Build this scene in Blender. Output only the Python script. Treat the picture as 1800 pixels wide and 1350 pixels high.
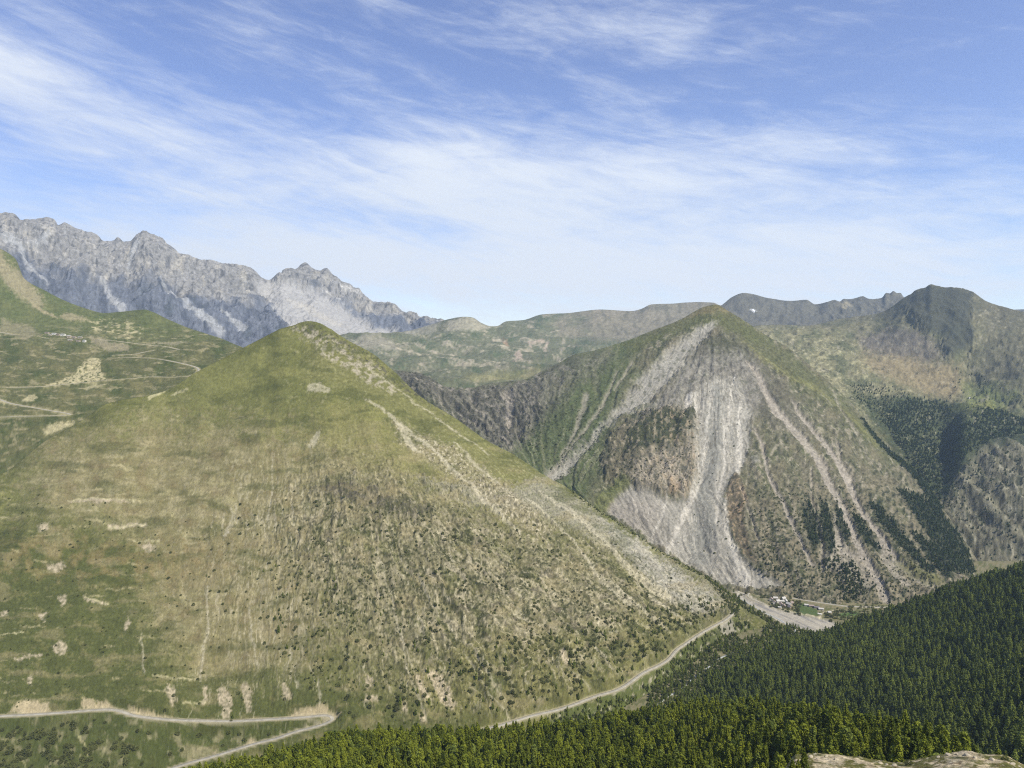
import bpy, math, random
import numpy as np
from mathutils import Matrix, Vector

for o in list(bpy.data.objects):
    bpy.data.objects.remove(o)
SC = bpy.context.scene
COL = SC.collection
PI = math.pi
random.seed(7)
RNG = np.random.default_rng(11)

# ------------------------------------------------------------------ camera
FPX, CX, CY = 1250.0, 900.0, 675.0          # focal length and centre in photo pixels
PITCH = math.atan(70 / FPX)
cam = bpy.data.cameras.new('camera')
cam.sensor_width = 36.0
cam.lens = 25.0
cam.clip_start = 1.0
cam.clip_end = 90000.0
camo = bpy.data.objects.new('camera', cam)
COL.objects.link(camo)
camo.rotation_euler = (PI / 2 - PITCH, 0, 0)
SC.camera = camo

# ------------------------------------------------------------------ sun, sky, exposure
SUN_EL, SUN_AZ = math.radians(49), math.radians(126)    # azimuth clockwise from the view direction (+Y)
sd = Vector((math.cos(SUN_EL) * math.sin(SUN_AZ), math.cos(SUN_EL) * math.cos(SUN_AZ), math.sin(SUN_EL)))
sl = bpy.data.lights.new('sun', 'SUN')
sl.energy = 5.0
sl.angle = math.radians(0.53)
sl.color = (1.0, 0.955, 0.88)
so = bpy.data.objects.new('sun', sl)
COL.objects.link(so)
so.rotation_euler = sd.to_track_quat('Z', 'Y').to_euler()

SC.view_settings.view_transform = 'Standard'
SC.view_settings.look = 'None'
SC.view_settings.exposure = 0.36
SC.view_settings.gamma = 1.0


class NT:
    """small helper for node trees"""
    def __init__(s, tree):
        s.t = tree
        s.n = tree.nodes
        s.n.clear()

    def node(s, typ, **kw):
        nd = s.n.new(typ)
        for k, v in kw.items():
            setattr(nd, k, v)
        return nd

    def plug(s, sock, v):
        if isinstance(v, bpy.types.NodeSocket):
            s.t.links.new(v, sock)
        else:
            sock.default_value = v

    def m(s, op, a, b=None, c=None, clamp=False):
        nd = s.node('ShaderNodeMath', operation=op, use_clamp=clamp)
        s.plug(nd.inputs[0], a)
        if b is not None:
            s.plug(nd.inputs[1], b)
        if c is not None:
            s.plug(nd.inputs[2], c)
        return nd.outputs[0]

    def comb(s, x, y, z):
        nd = s.node('ShaderNodeCombineXYZ')
        for i, v in enumerate((x, y, z)):
            s.plug(nd.inputs[i], v)
        return nd.outputs[0]

    def noise(s, vec, scale, detail=4, rough=.5, dist=0., out=0):
        nd = s.node('ShaderNodeTexNoise')
        s.plug(nd.inputs['Vector'], vec)
        nd.inputs['Scale'].default_value = scale
        nd.inputs['Detail'].default_value = detail
        nd.inputs['Roughness'].default_value = rough
        nd.inputs['Distortion'].default_value = dist
        return nd.outputs[out]

    def mix(s, f, a, b, blend='MIX'):
        nd = s.node('ShaderNodeMix', data_type='RGBA', blend_type=blend)
        s.plug(nd.inputs[0], f)
        s.plug(nd.inputs[6], a)
        s.plug(nd.inputs[7], b)
        return nd.outputs[2]

    def ramp(s, f, lo, hi):
        nd = s.node('ShaderNodeMapRange', interpolation_type='SMOOTHSTEP')
        s.plug(nd.inputs[0], f)
        nd.inputs[1].default_value = lo
        nd.inputs[2].default_value = hi
        return nd.outputs[0]


world = bpy.data.worlds.new('World')
SC.world = world
world.use_nodes = True
w = NT(world.node_tree)
wo = w.node('ShaderNodeOutputWorld')
bg = w.node('ShaderNodeBackground')
sky = w.node('ShaderNodeTexSky', sky_type='NISHITA', sun_disc=False)
sky.sun_elevation = SUN_EL
sky.sun_rotation = SUN_AZ
sky.altitude = 2200
sky.air_density = 1.0
sky.dust_density = 0.6
sky.ozone_density = 2.0
geo = w.node('ShaderNodeTexCoord')
sep = w.node('ShaderNodeSeparateXYZ')
w.plug(sep.inputs[0], geo.outputs['Generated'])
dx, dy, dz = sep.outputs
# cirrus: directions flattened to azimuth / elevation (radians), so the veil wraps round the sky
az = w.m('ARCTAN2', dx, dy)
el = w.m('ARCSINE', dz)


def gauss(px, py, sx, sy, rot, amp):
    """soft elliptical thickening of the veil at a compass direction"""
    a0 = math.atan((px - CX) / FPX)
    e0 = math.atan((605 - py) / FPX * math.cos(a0))
    sx, sy = sx / FPX, sy / FPX
    c, s_ = math.cos(rot), math.sin(rot)
    u = w.m('SUBTRACT', az, a0)
    v = w.m('SUBTRACT', el, e0)
    p = w.m('MULTIPLY', w.m('MULTIPLY_ADD', u, c, w.m('MULTIPLY', v, s_)), 1 / sx)
    q = w.m('MULTIPLY', w.m('MULTIPLY_ADD', v, c, w.m('MULTIPLY', u, -s_)), 1 / sy)
    r2 = w.m('ADD', w.m('MULTIPLY', p, p), w.m('MULTIPLY', q, q))
    return w.m('MULTIPLY', w.m('EXPONENT', w.m('MULTIPLY', r2, -1.0)), amp)


def streak(rot, sx, sy, scale, detail, rough, dist, seed):
    c, s_ = math.cos(rot), math.sin(rot)
    p = w.m('MULTIPLY_ADD', az, c, w.m('MULTIPLY', el, s_))
    q = w.m('MULTIPLY_ADD', el, c, w.m('MULTIPLY', az, -s_))
    return w.noise(w.comb(w.m('MULTIPLY', p, sx), w.m('MULTIPLY', q, sy), seed), scale, detail, rough, dist)


BANDS = [
    (30, 165, 130, 40, -.50, .56), (-60, 110, 130, 60, -.4, .35), (230, 215, 200, 30, -.38, .42), (470, 275, 230, 30, -.20, .36),
    (780, 285, 170, 36, -.10, .36), (830, 350, 230, 48, -.12, .34), (760, 320, 90, 50, .0, .25), (330, 335, 210, 34, -.1, .30),
    (60, 275, 130, 18, .08, .25), (1100, 300, 250, 50, -.1, .36), (1400, 270, 230, 26, -.10, .30), (1130, 95, 160, 60, .25, .16),
    (1190, 80, 60, 22, .5, .16), (1000, 205, 260, 40, .06, .20), (650, 100, 200, 70, -.7, .10), (450, 70, 60, 90, -.5, .16), (900, 60, 420, 26, -.12, .13), (700, 215, 160, 22, -.15, .22),
    (1000, 380, 520, 60, -.03, .42), (1500, 360, 420, 60, -.1, .26), (300, 410, 420, 66, -.03, .46), (1250, 460, 800, 66, 0, .52),
    (700, 480, 900, 50, 0, .44), (1100, 560, 1600, 60, 0, .5), (1000, 20, 200, 40, .2, .12), (130, 60, 200, 60, -.6, .18),
    (900, 610, 2200, 45, 0, .42), (1560, 90, 240, 24, -.1, .10), (1650, 230, 240, 26, -.12, .14), (200, 590, 500, 70, 0, .2)]
cov = None
for b in BANDS:
    g = gauss(*b)
    cov = g if cov is None else w.m('ADD', cov, g)
n1 = streak(-.22, 1.2, 7.0, 3.2, 8, .62, .5, 3.1)
n2 = streak(-.26, 1.3, 6.0, 8.0, 9, .68, .9, 8.4)
n3 = streak(-.05, 1.0, 2.6, 1.6, 3, .5, .4, 5.7)
n4 = streak(-.02, 1.2, 5.5, 6.0, 9, .66, 1.1, 1.7)
nn = w.m('ADD', w.m('ADD', w.m('MULTIPLY', n1, 1.1), w.m('MULTIPLY', n2, .62)), w.m('ADD', w.m('MULTIPLY', n3, .75), w.m('MULTIPLY', n4, .62)))
nn = w.m('SUBTRACT', nn, 1.545)           # about zero mean
dens = w.m('ADD', w.m('MULTIPLY', nn, 1.15), w.m('ADD', w.m('MULTIPLY', cov, 1.0), -.03))
dens = w.ramp(dens, -.10, 1.08)
cloud = w.m('MULTIPLY', dens, w.ramp(el, -.05, .0))
skyc = w.node('ShaderNodeHueSaturation')
skyc.inputs['Hue'].default_value = .516
skyc.inputs['Saturation'].default_value = 1.04
skyc.inputs['Value'].default_value = 1.26
w.plug(skyc.inputs['Color'], sky.outputs[0])
SKYK = .115
mixc = w.mix(cloud, skyc.outputs[0], (.71 / SKYK, .745 / SKYK, .80 / SKYK, 1))
w.plug(bg.inputs[0], mixc)
bg.inputs[1].default_value = SKYK
w.plug(wo.inputs[0], bg.outputs[0])

# ------------------------------------------------------------------ numeric helpers
PERM = RNG.permutation(4096).astype(np.int32)
GX = np.cos(RNG.random(4096) * 2 * PI).astype(np.float32)
GY = np.sin(RNG.random(4096) * 2 * PI).astype(np.float32)
_a = RNG.random(4096) * 2 * PI
GX, GY = np.cos(_a).astype(np.float32), np.sin(_a).astype(np.float32)


def perlin(x, y, seed=0):
    x = np.asarray(x, dtype=np.float64) + seed * 17.31
    y = np.asarray(y, dtype=np.float64) + seed * 9.17
    xi = np.floor(x)
    yi = np.floor(y)
    xf = (x - xi).astype(np.float32)
    yf = (y - yi).astype(np.float32)
    xi = xi.astype(np.int64)
    yi = yi.astype(np.int64)

    def g(ix, iy, fx, fy):
        h = PERM[(PERM[ix & 4095] + iy + seed * 37) & 4095]
        return GX[h] * fx + GY[h] * fy
    u = xf * xf * xf * (xf * (xf * 6 - 15) + 10)
    v = yf * yf * yf * (yf * (yf * 6 - 15) + 10)
    a = g(xi, yi, xf, yf)
    b = g(xi + 1, yi, xf - 1, yf)
    c = g(xi, yi + 1, xf, yf - 1)
    d = g(xi + 1, yi + 1, xf - 1, yf - 1)
    return ((a + u * (b - a)) * (1 - v) + (c + u * (d - c)) * v) * 1.5     # about -1..1


def fbm(x, y, octv=4, seed=0, gain=.5, lac=2.03):
    t = 0
    amp = 1.
    s = 0
    for i in range(octv):
        t = t + amp * perlin(x, y, seed + i)
        s += amp
        amp *= gain
        x = x * lac
        y = y * lac
    return t / s


def ridged(x, y, octv=4, seed=0, gain=.5, lac=2.03):
    t = 0
    amp = 1.
    s = 0
    for i in range(octv):
        t = t + amp * (1 - np.abs(perlin(x, y, seed + i)) * 2)
        s += amp
        amp *= gain
        x = x * lac
        y = y * lac
    return t / s                                             # about -1..1


def sst(x, a, b):
    t = np.clip((x - a) / (b - a), 0, 1)
    return t * t * (3 - 2 * t)


def pchip(xq, x, y):
    x = np.asarray(x, float)
    y = np.asarray(y, float)
    h = np.diff(x)
    d = np.diff(y) / h
    m = np.zeros_like(y)
    if len(x) > 2:
        ok = d[:-1] * d[1:] > 0
        m[1:-1] = np.where(ok, 2 * d[:-1] * d[1:] / np.where(ok, d[:-1] + d[1:], 1), 0)
    m[0] = d[0]
    m[-1] = d[-1]
    k = np.clip(np.searchsorted(x, xq) - 1, 0, len(x) - 2)
    t = np.clip((xq - x[k]) / h[k], 0, 1)
    t2, t3 = t * t, t * t * t
    return (2 * t3 - 3 * t2 + 1) * y[k] + (t3 - 2 * t2 + t) * h[k] * m[k] + (-2 * t3 + 3 * t2) * y[k + 1] + (t3 - t2) * h[k] * m[k + 1]


CP, SP = math.cos(PITCH), math.sin(PITCH)


def unproj(px, py, Y):
    """photo direction + distance along +Y -> world point"""
    u = (np.asarray(px, float) - CX) / FPX
    v = (CY - np.asarray(py, float)) / FPX
    yy = CP + v * SP
    zz = -SP + v * CP
    k = Y / yy
    return u * k, Y + 0 * k, zz * k


def proj(x, y, z):
    d = y * CP - z * SP
    up = y * SP + z * CP
    d = np.maximum(d, 1.)
    return CX + FPX * x / d, CY - FPX * up / d


# ------------------------------------------------------------------ terrain sheets
class Sheet:
    """a hill or mountain: height over (bearing, distance), given by feature lines that run across it
    (foot, breaks of slope, crest, back). Each line is [(px, py, Y)...] or ('off', line, dY, dz)."""
    def __init__(s, name, p0, p1, lines, rows, dpx, crest, sharp=()):
        s.name, s.crest = name, crest
        s.a0, s.a1 = (p0 - CX) / FPX, (p1 - CX) / FPX
        s.TA = np.linspace(s.a0, s.a1, 1600)
        s.LY, s.LZ = [], []
        for ln in lines:
            if ln[0] == 'off':
                s.LY.append(s.LY[ln[1]] + ln[2])
                s.LZ.append(s.LZ[ln[1]] + ln[3])
                continue
            q = np.array(ln, float)
            x, y, z = unproj(q[:, 0], q[:, 1], q[:, 2])
            a = x / y
            s.LY.append(pchip(np.clip(s.TA, a[0], a[-1]), a, y))
            s.LZ.append(pchip(np.clip(s.TA, a[0], a[-1]), a, z))
        s.LY = np.array(s.LY)
        s.LZ = np.array(s.LZ)
        for k in range(1, len(s.LY)):
            s.LY[k] = np.maximum(s.LY[k], s.LY[k - 1] + 4)
        K = len(s.LY)
        d = np.diff(s.LZ, axis=0) / np.diff(s.LY, axis=0)
        m = np.zeros_like(s.LZ)
        ok = d[:-1] * d[1:] > 0
        m[1:-1] = np.where(ok, 2 * d[:-1] * d[1:] / np.where(ok, d[:-1] + d[1:], 1), 0)
        m[0], m[-1] = d[0], d[-1]
        s.ML, s.MR = m.copy(), m.copy()
        for k in set(sharp) | {crest}:
            if 0 < k < K - 1:
                s.ML[k] = d[k - 1]
                s.MR[k] = d[k]
        nc = int((p1 - p0) / dpx)
        acol = np.linspace(s.a0, s.a1, nc)
        T = np.concatenate([np.linspace(k, k + 1, rows[k], endpoint=False) for k in range(K - 1)] + [[K - 1]])
        s.A, s.T = np.meshgrid(acol, T)
        kk = np.clip(s.T.astype(int), 0, K - 2)
        tt = s.T - kk
        LYc = np.array([np.interp(acol, s.TA, r) for r in s.LY])
        ci = np.broadcast_to(np.arange(nc), s.A.shape)
        s.Y = LYc[kk, ci] * (1 - tt) + LYc[kk + 1, ci] * tt
        s.X = s.A * s.Y
        s.Z = s.ev(s.A, s.Y)
        s.Z0 = s.Z.copy()
        s.PX, s.PY = proj(s.X, s.Y, s.Z)
        s.shape = s.A.shape
        s.road = np.full(s.shape, 99., np.float32)

    def ev(s, a, Y):
        sh = np.shape(a)
        a = np.ravel(a)
        Y = np.ravel(Y)
        ly = np.array([np.interp(a, s.TA, r) for r in s.LY])
        k = np.clip((Y[None, :] >= ly).sum(0) - 1, 0, len(ly) - 2)
        i = np.arange(len(a))

        def at(tab, kk):
            out = np.zeros(len(a))
            for q in range(len(tab)):
                mk = kk == q
                if mk.any():
                    out[mk] = np.interp(a[mk], s.TA, tab[q])
            return out
        y0, y1 = ly[k, i], ly[k + 1, i]
        z0, z1 = at(s.LZ, k), at(s.LZ, k + 1)
        m0, m1 = at(s.MR, k), at(s.ML, k + 1)
        h = y1 - y0
        t = np.clip((Y - y0) / h, 0, 1)
        t2, t3 = t * t, t * t * t
        z = (2 * t3 - 3 * t2 + 1) * z0 + (t3 - 2 * t2 + t) * h * m0 + (-2 * t3 + 3 * t2) * z1 + (t3 - t2) * h * m1
        return z.reshape(sh)

    def hit(s, px, py, y_lo=None, y_hi=None):
        """where the sight line of a photo point meets this sheet's front"""
        px = np.atleast_1d(np.asarray(px, float))
        py = np.atleast_1d(np.asarray(py, float))
        lo = s.LY[0].min() if y_lo is None else y_lo
        hi = s.LY[s.crest].max() + 60 if y_hi is None else y_hi
        Ys = np.linspace(lo, hi, 900)
        P, YY = np.meshgrid(px, Ys, indexing='ij')
        Q, _ = np.meshgrid(py, Ys, indexing='ij')
        x, y, z = unproj(P, Q, YY)
        g = s.ev(x / y, y) - z
        i = np.argmax(g > 0, axis=1)
        i = np.where((g > 0).any(1), np.maximum(i, 1), np.argmax(g, axis=1).clip(1))
        j = np.arange(len(px))
        g0, g1 = g[j, i - 1], g[j, i]
        t = np.clip(np.where(np.abs(g1 - g0) > 1e-6, -g0 / (g1 - g0 + 1e-9), 0), 0, 1)
        Y = Ys[i - 1] * (1 - t) + Ys[i] * t
        return np.stack(unproj(px, py, Y), 1)

    def flow(s, guides):
        """u = which fall line, v = along it"""
        G = []
        for g in guides:
            g = np.array(g, float)
            G.append(np.interp(s.PY, g[:, 1], g[:, 0]))
        G = np.array(G)
        U = np.zeros(s.shape)
        for k in range(len(G) - 1):
            w_ = np.maximum(G[k + 1] - G[k], 4)
            U += np.clip((s.PX - G[k]) / w_, 0, 1)
        U += np.minimum(s.PX - G[0], 0) / 120
        U += np.maximum(s.PX - G[-1], 0) / 120
        s.U = U
        s.V = s.PY / 100

    def press(s, pts, w0, w1):
        """seat a track or road bed into the slope"""
        for i in range(0, len(pts) - 1, 12):
            seg = pts[i:i + 13]
            mk = (s.X > seg[:, 0].min() - w1) & (s.X < seg[:, 0].max() + w1) & (s.Y > seg[:, 1].min() - w1) & (s.Y < seg[:, 1].max() + w1)
            ix = np.nonzero(mk)
            if not len(ix[0]):
                continue
            X, Y = s.X[ix], s.Y[ix]
            best = np.full(len(X), 1e9)
            zb = np.zeros(len(X))
            for a, b in zip(seg[:-1], seg[1:]):
                d = b - a
                L = d[0] ** 2 + d[1] ** 2 + 1e-9
                t = np.clip(((X - a[0]) * d[0] + (Y - a[1]) * d[1]) / L, 0, 1)
                r = np.hypot(X - a[0] - t * d[0], Y - a[1] - t * d[1])
                nb = r < best
                best = np.where(nb, r, best)
                zb = np.where(nb, a[2] + t * d[2], zb)
            old = s.road[ix]
            up = best < old
            wgt = 1 - sst(best, w0, w1)
            s.Z[ix] = np.where(up, zb * wgt + s.Z[ix] * (1 - wgt), s.Z[ix])
            s.road[ix] = np.minimum(old, best)


def inpoly(X, Y, pts):
    ins = np.zeros(X.shape, bool)
    n = len(pts)
    for i in range(n):
        x0, y0 = pts[i]
        x1, y1 = pts[(i + 1) % n]
        if y0 == y1:
            continue
        c = ((y0 > Y) != (y1 > Y)) & (X < (x1 - x0) * (Y - y0) / (y1 - y0) + x0)
        ins ^= c
    return ins


def segdist(X, Y, pts, closed=False):
    best = np.full(X.shape, 1e9)
    wid = np.zeros(X.shape)
    P = list(pts) + ([pts[0]] if closed else [])
    for a, b in zip(P[:-1], P[1:]):
        dx_, dy_ = b[0] - a[0], b[1] - a[1]
        L = dx_ * dx_ + dy_ * dy_ + 1e-9
        t = np.clip(((X - a[0]) * dx_ + (Y - a[1]) * dy_) / L, 0, 1)
        r = np.hypot(X - a[0] - t * dx_, Y - a[1] - t * dy_)
        if len(a) > 2:
            r = r - (a[2] * (1 - t) + b[2] * t)
        best = np.minimum(best, r)
    return best


class Paint:
    """surface cover of a sheet: grass, turf, scree, rock as per-vertex albedo"""
    def __init__(s, sh, base):
        s.sh = sh
        s.C = np.empty(sh.shape + (3,), np.float32)
        s.C[:] = base
        s.wx = fbm(sh.PX / 30, sh.PY / 30, 6, 91, .68)
        s.wy = fbm(sh.PX / 30, sh.PY / 30, 6, 71, .68)
        s.wf = fbm(sh.PX / 5.5, sh.PY / 4.5, 3, 51, .65)
        s.ok = sh.T <= sh.crest + .02

    def blend(s, c, mk):
        mk = np.clip(mk, 0, 1)[..., None].astype(np.float32)
        s.C = s.C * (1 - mk) + np.asarray(c, np.float32) * mk

    def poly(s, pts, soft=4, wob=8):
        sh = s.sh
        X = sh.PX + s.wx * wob
        Y = sh.PY + s.wy * wob
        q = np.array(pts, float)
        out = np.zeros(sh.shape, np.float32)
        mk = (X > q[:, 0].min() - soft - 2) & (X < q[:, 0].max() + soft + 2) & (Y > q[:, 1].min() - soft - 2) & (Y < q[:, 1].max() + soft + 2) & s.ok
        if mk.any():
            ins = inpoly(X[mk], Y[mk], pts)
            d = segdist(X[mk], Y[mk], [p[:2] for p in pts], True)
            out[mk] = sst(np.where(ins, d, -d) + s.wf[mk] * (1.5 + soft * 1.3), -soft, soft)
        return out

    def line(s, pts, soft=1.5, wob=5):
        sh = s.sh
        X = sh.PX + s.wx * wob
        Y = sh.PY + s.wy * wob
        q = np.array(pts, float)
        r = q[:, 2].max() + soft + 2
        out = np.zeros(sh.shape, np.float32)
        mk = (X > q[:, 0].min() - r) & (X < q[:, 0].max() + r) & (Y > q[:, 1].min() - r) & (Y < q[:, 1].max() + r) & s.ok
        if mk.any():
            out[mk] = 1 - sst(segdist(X[mk], Y[mk], pts) + s.wf[mk] * (1. + soft * 1.4), -soft, soft)
        return out


HAZE = 3.4e-5
KALB = .67


def S(r, g, b, k=1.):
    c = np.array([r, g, b]) / 255.
    lin = np.where(c <= .04045, c / 12.92, ((c + .055) / 1.055) ** 2.4)
    lum = lin @ np.array([.3, .59, .11])
    return ((lin * .91 + lum * .09) * KALB * k * np.array([1.03, 1.0, .90])).astype(np.float32)


# ------------------------------------------------------------------ materials
def ground_mat(name, fine=.5, contrast=.3, bump=.4, rough=.95):
    m = bpy.data.materials.new(name)
    m.use_nodes = True
    t = NT(m.node_tree)
    out = t.node('ShaderNodeOutputMaterial')
    bs = t.node('ShaderNodeBsdfPrincipled')
    bs.inputs['Roughness'].default_value = rough
    bs.inputs['Specular IOR Level'].default_value = .12
    at = t.node('ShaderNodeAttribute', attribute_name='cover')
    tc = t.node('ShaderNodeTexCoord')
    n = t.noise(tc.outputs['Object'], fine, 6, .72)
    n2 = t.noise(tc.outputs['Object'], fine * .21, 4, .6)
    f = t.m('ADD', t.m('MULTIPLY', t.m('SUBTRACT', n, .5), contrast * 3.2), t.m('MULTIPLY', t.m('SUBTRACT', n2, .5), contrast * 1.5))
    f = t.m('MAXIMUM', t.m('ADD', f, 1.0), .25)
    vm = t.node('ShaderNodeVectorMath', operation='SCALE')
    t.plug(vm.inputs[0], at.outputs['Color'])
    t.plug(vm.inputs['Scale'], f)
    t.plug(bs.inputs['Base Color'], vm.outputs[0])
    bp = t.node('ShaderNodeBump')
    bp.inputs['Strength'].default_value = bump
    bp.inputs['Distance'].default_value = 1. / fine
    t.plug(bp.inputs['Height'], n)
    t.plug(bs.inputs['Normal'], bp.outputs[0])
    t.plug(out.inputs[0], bs.outputs[0])
    return m


def plain_mat(name, col, rough=.85, var=.25, scale=1., spec=.2):
    m = bpy.data.materials.new(name)
    m.use_nodes = True
    t = NT(m.node_tree)
    out = t.node('ShaderNodeOutputMaterial')
    bs = t.node('ShaderNodeBsdfPrincipled')
    bs.inputs['Roughness'].default_value = rough
    bs.inputs['Specular IOR Level'].default_value = spec
    tc = t.node('ShaderNodeTexCoord')
    n = t.noise(tc.outputs['Object'], scale, 5, .65)
    c = tuple(float(v) for v in col)
    t.plug(bs.inputs['Base Color'], t.mix(n, tuple(v * (1 - var) for v in c) + (1,), tuple(min(1, v * (1 + var)) for v in c) + (1,)))
    t.plug(out.inputs[0], bs.outputs[0])
    return m


def leaf_mat(name, dark, light):
    m = bpy.data.materials.new(name)
    m.use_nodes = True
    t = NT(m.node_tree)
    out = t.node('ShaderNodeOutputMaterial')
    oi = t.node('ShaderNodeObjectInfo')
    tc = t.node('ShaderNodeTexCoord')
    n = t.noise(tc.outputs['Object'], .55, 3, .6)
    f = t.m('ADD', t.m('MULTIPLY', oi.outputs['Random'], .75), t.m('MULTIPLY', t.m('SUBTRACT', n, .36), 1.1), clamp=True)
    c = t.mix(f, tuple(dark) + (1,), tuple(light) + (1,))
    d = t.node('ShaderNodeBsdfDiffuse')
    tr = t.node('ShaderNodeBsdfTranslucent')
    t.plug(d.inputs[0], c)
    t.plug(tr.inputs[0], c)
    mx = t.node('ShaderNodeMixShader')
    mx.inputs[0].default_value = .28
    t.plug(mx.inputs[1], d.outputs[0])
    t.plug(mx.inputs[2], tr.outputs[0])
    t.plug(out.inputs[0], mx.outputs[0])
    return m


# ------------------------------------------------------------------ object helpers
def link(o, parent=None):
    COL.objects.link(o)
    if parent is not None:
        o.parent = parent
    return o


def tag(o, label=None, cat=None, group=None, kind=None):
    if label:
        label = ' '.join(label.split()[:16])
        o['label'] = label
    if cat:
        o['category'] = cat
    if group:
        o['group'] = group
    if kind:
        o['kind'] = kind
    return o


def empty(name, loc, rz=0.):
    o = bpy.data.objects.new(name, None)
    o.empty_display_size = 2
    o.location = loc
    o.rotation_euler = (0, 0, rz)
    return link(o)


def np_mesh(name, V, F, mat, parent=None, smooth=False):
    """V (n,3), F list/array of polygons with the same number of corners, or list of arrays"""
    me = bpy.data.meshes.new(name)
    V = np.asarray(V, np.float32)
    F = np.asarray(F, np.int32)
    n = F.shape[1]
    me.vertices.add(len(V))
    me.vertices.foreach_set('co', V.ravel())
    me.loops.add(F.size)
    me.loops.foreach_set('vertex_index', F.ravel())
    me.polygons.add(len(F))
    me.polygons.foreach_set('loop_start', np.arange(0, F.size, n, dtype=np.int32))
    me.polygons.foreach_set('loop_total', np.full(len(F), n, np.int32))
    if smooth:
        me.polygons.foreach_set('use_smooth', np.ones(len(F), bool))
    me.update(calc_edges=True)
    me.materials.append(mat)
    o = bpy.data.objects.new(name, me)
    return link(o, parent)


def build_sheet(s, paint, mat, label, cat):
    R, C = s.shape
    V = np.stack([s.X, s.Y, s.Z], -1).reshape(-1, 3)
    idx = np.arange(R * C).reshape(R, C)
    F = np.stack([idx[:-1, :-1], idx[:-1, 1:], idx[1:, 1:], idx[1:, :-1]], -1).reshape(-1, 4)
    o = np_mesh(s.name, V, F, mat, smooth=True)
    at = o.data.attributes.new('cover', 'FLOAT_COLOR', 'POINT')
    c = np.ones((R * C, 4), np.float32)
    cc = np.clip(paint.C.reshape(-1, 3), .004, .9)
    lum = cc @ np.array([.3, .59, .11], np.float32)
    c[:, :3] = np.clip(cc * ((lum / .155) ** .30)[:, None], .004, .75)
    at.data.foreach_set('color', c.ravel())
    tag(o, label, cat, kind='structure')
    return o


D = 1.75          # photo pixels per terrain column (one column per rendered pixel)

# ================================================================== 1. rocky range, far left
def tail(pts, x1, ylo, wob=6, step=40, seed=3):
    """carry a skyline on beyond the frame"""
    x0, y0, Y0 = pts[-1]
    n = int(abs(x1 - x0) / step)
    r = random.Random(seed)
    return pts + [(x0 + (x1 - x0) * (i + 1) / n, y0 + (ylo - y0) * (i + 1) / n + r.uniform(-wob, wob), Y0) for i in range(n)]


RANGE_SKY = [(0, 377), (13, 376), (27, 380), (37, 389), (60, 389), (83, 385), (97, 390), (102, 399), (113, 395), (130, 402), (150, 409), (170, 415),
             (183, 426), (200, 425), (208, 420), (218, 427), (230, 427), (235, 420), (243, 413), (252, 409), (267, 415), (283, 420), (293, 430), (307, 440), (317, 448),
             (330, 450), (350, 457), (370, 459), (393, 466), (413, 467), (437, 472), (447, 477), (460, 490), (473, 495), (487, 485), (497, 482), (500, 475),
             (512, 474), (518, 476), (537, 463), (547, 472), (563, 478), (573, 473), (582, 482), (597, 493), (600, 497), (613, 500), (623, 508), (632, 510),
             (637, 518), (652, 530), (657, 533), (683, 534), (695, 537), (707, 548), (727, 557), (743, 560), (777, 566), (830, 600), (900, 640)]


def rangeY(x):
    return float(np.interp(x, [-350, 0, 250, 440, 475, 545, 740, 900], [5200, 5500, 5900, 6200, 6500, 6800, 7000, 7000]))


sky = [(x, y, rangeY(x)) for x, y in RANGE_SKY]
sky = [(p[0], p[1], rangeY(p[0])) for p in reversed(tail(list(reversed(sky)), -350, 350))]
cl = [(x, y + float(np.interp(x, [0, 250, 440, 475, 545, 650, 740], [70, 75, 62, 30, 38, 40, 14])), Y - float(np.interp(x, [-350, 0, 250, 440, 475, 545, 650, 740], [330, 330, 330, 280, 240, 250, 250, 200])))
      for x, y, Y in sky]
cl = [q for i_, q in enumerate(cl) if i_ % 4 == 0 or i_ == len(cl) - 1]
L2 = Sheet('rocky_mountain_range', -350, 900,
           [[(-350, 640, 4000), (0, 640, 4100), (300, 650, 4500), (500, 650, 4800), (900, 690, 5200)],
            [(-350, 560, 4500), (0, 560, 4700), (250, 570, 5000), (440, 600, 5300), (560, 588, 5500), (640, 590, 5900), (740, 592, 6300), (900, 660, 6600)],
            cl, sky, ('off', 3, 500, -350)], [24, 96, 76, 10], D, 3)
s = L2
cw = np.clip(np.abs(s.T - 3) * 2.6, .12, 1)
u_ = s.X / 240 - s.Y / 900
butt = ridged(s.X / 330 + fbm(s.X / 500, s.Y / 500, 2, 5) * .8, s.Y / 900, 5, 21, .55)
rock = ridged(s.X / 90, s.Y / 150 + s.Z0 / 120, 4, 33)
s.Z += cw * (butt * 88 + rock * 24) + np.clip(cw, .3, 1) * perlin(s.X / 30, s.Z0 / 24, 8) * 7
s.Z += (1 - np.clip(np.abs(s.T - 3) * 3, 0, 1)) * (ridged(s.X / 75, s.Y / 400, 4, 28, .6) * 9 + ridged(s.X / 22, s.Y / 200, 2, 29) * 3)
s.Z += np.clip(np.abs(s.T - 3) * 6, .3, 1) * ridged(s.X / 42 + s.Y / 160, s.Z0 / 90, 4, 30, .6) * 11
s.Y += cw * (butt * -14) + cw * ridged(s.X / 60, s.Z0 / 60, 4, 27) * 16
p = Paint(s, S(120, 123, 128))
fine = fbm(s.PX / 5, s.PY / 5, 3, 4)
mid = fbm(s.PX / 30, s.PY / 22, 4, 14)
upper = sst(s.T + mid * .35, 1.72, 2.05)
p.blend(S(152, 147, 136), upper * .9)
p.blend(S(170, 162, 144), upper * sst(fbm(s.PX / 22, s.PY / 46, 6, 55, .62), .0, .3) * .75)
p.blend(S(96, 100, 108), (1 - upper) * sst(fbm(s.PX / 18, s.PY / 30, 4, 24), -.05, .3) * .75)
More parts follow.
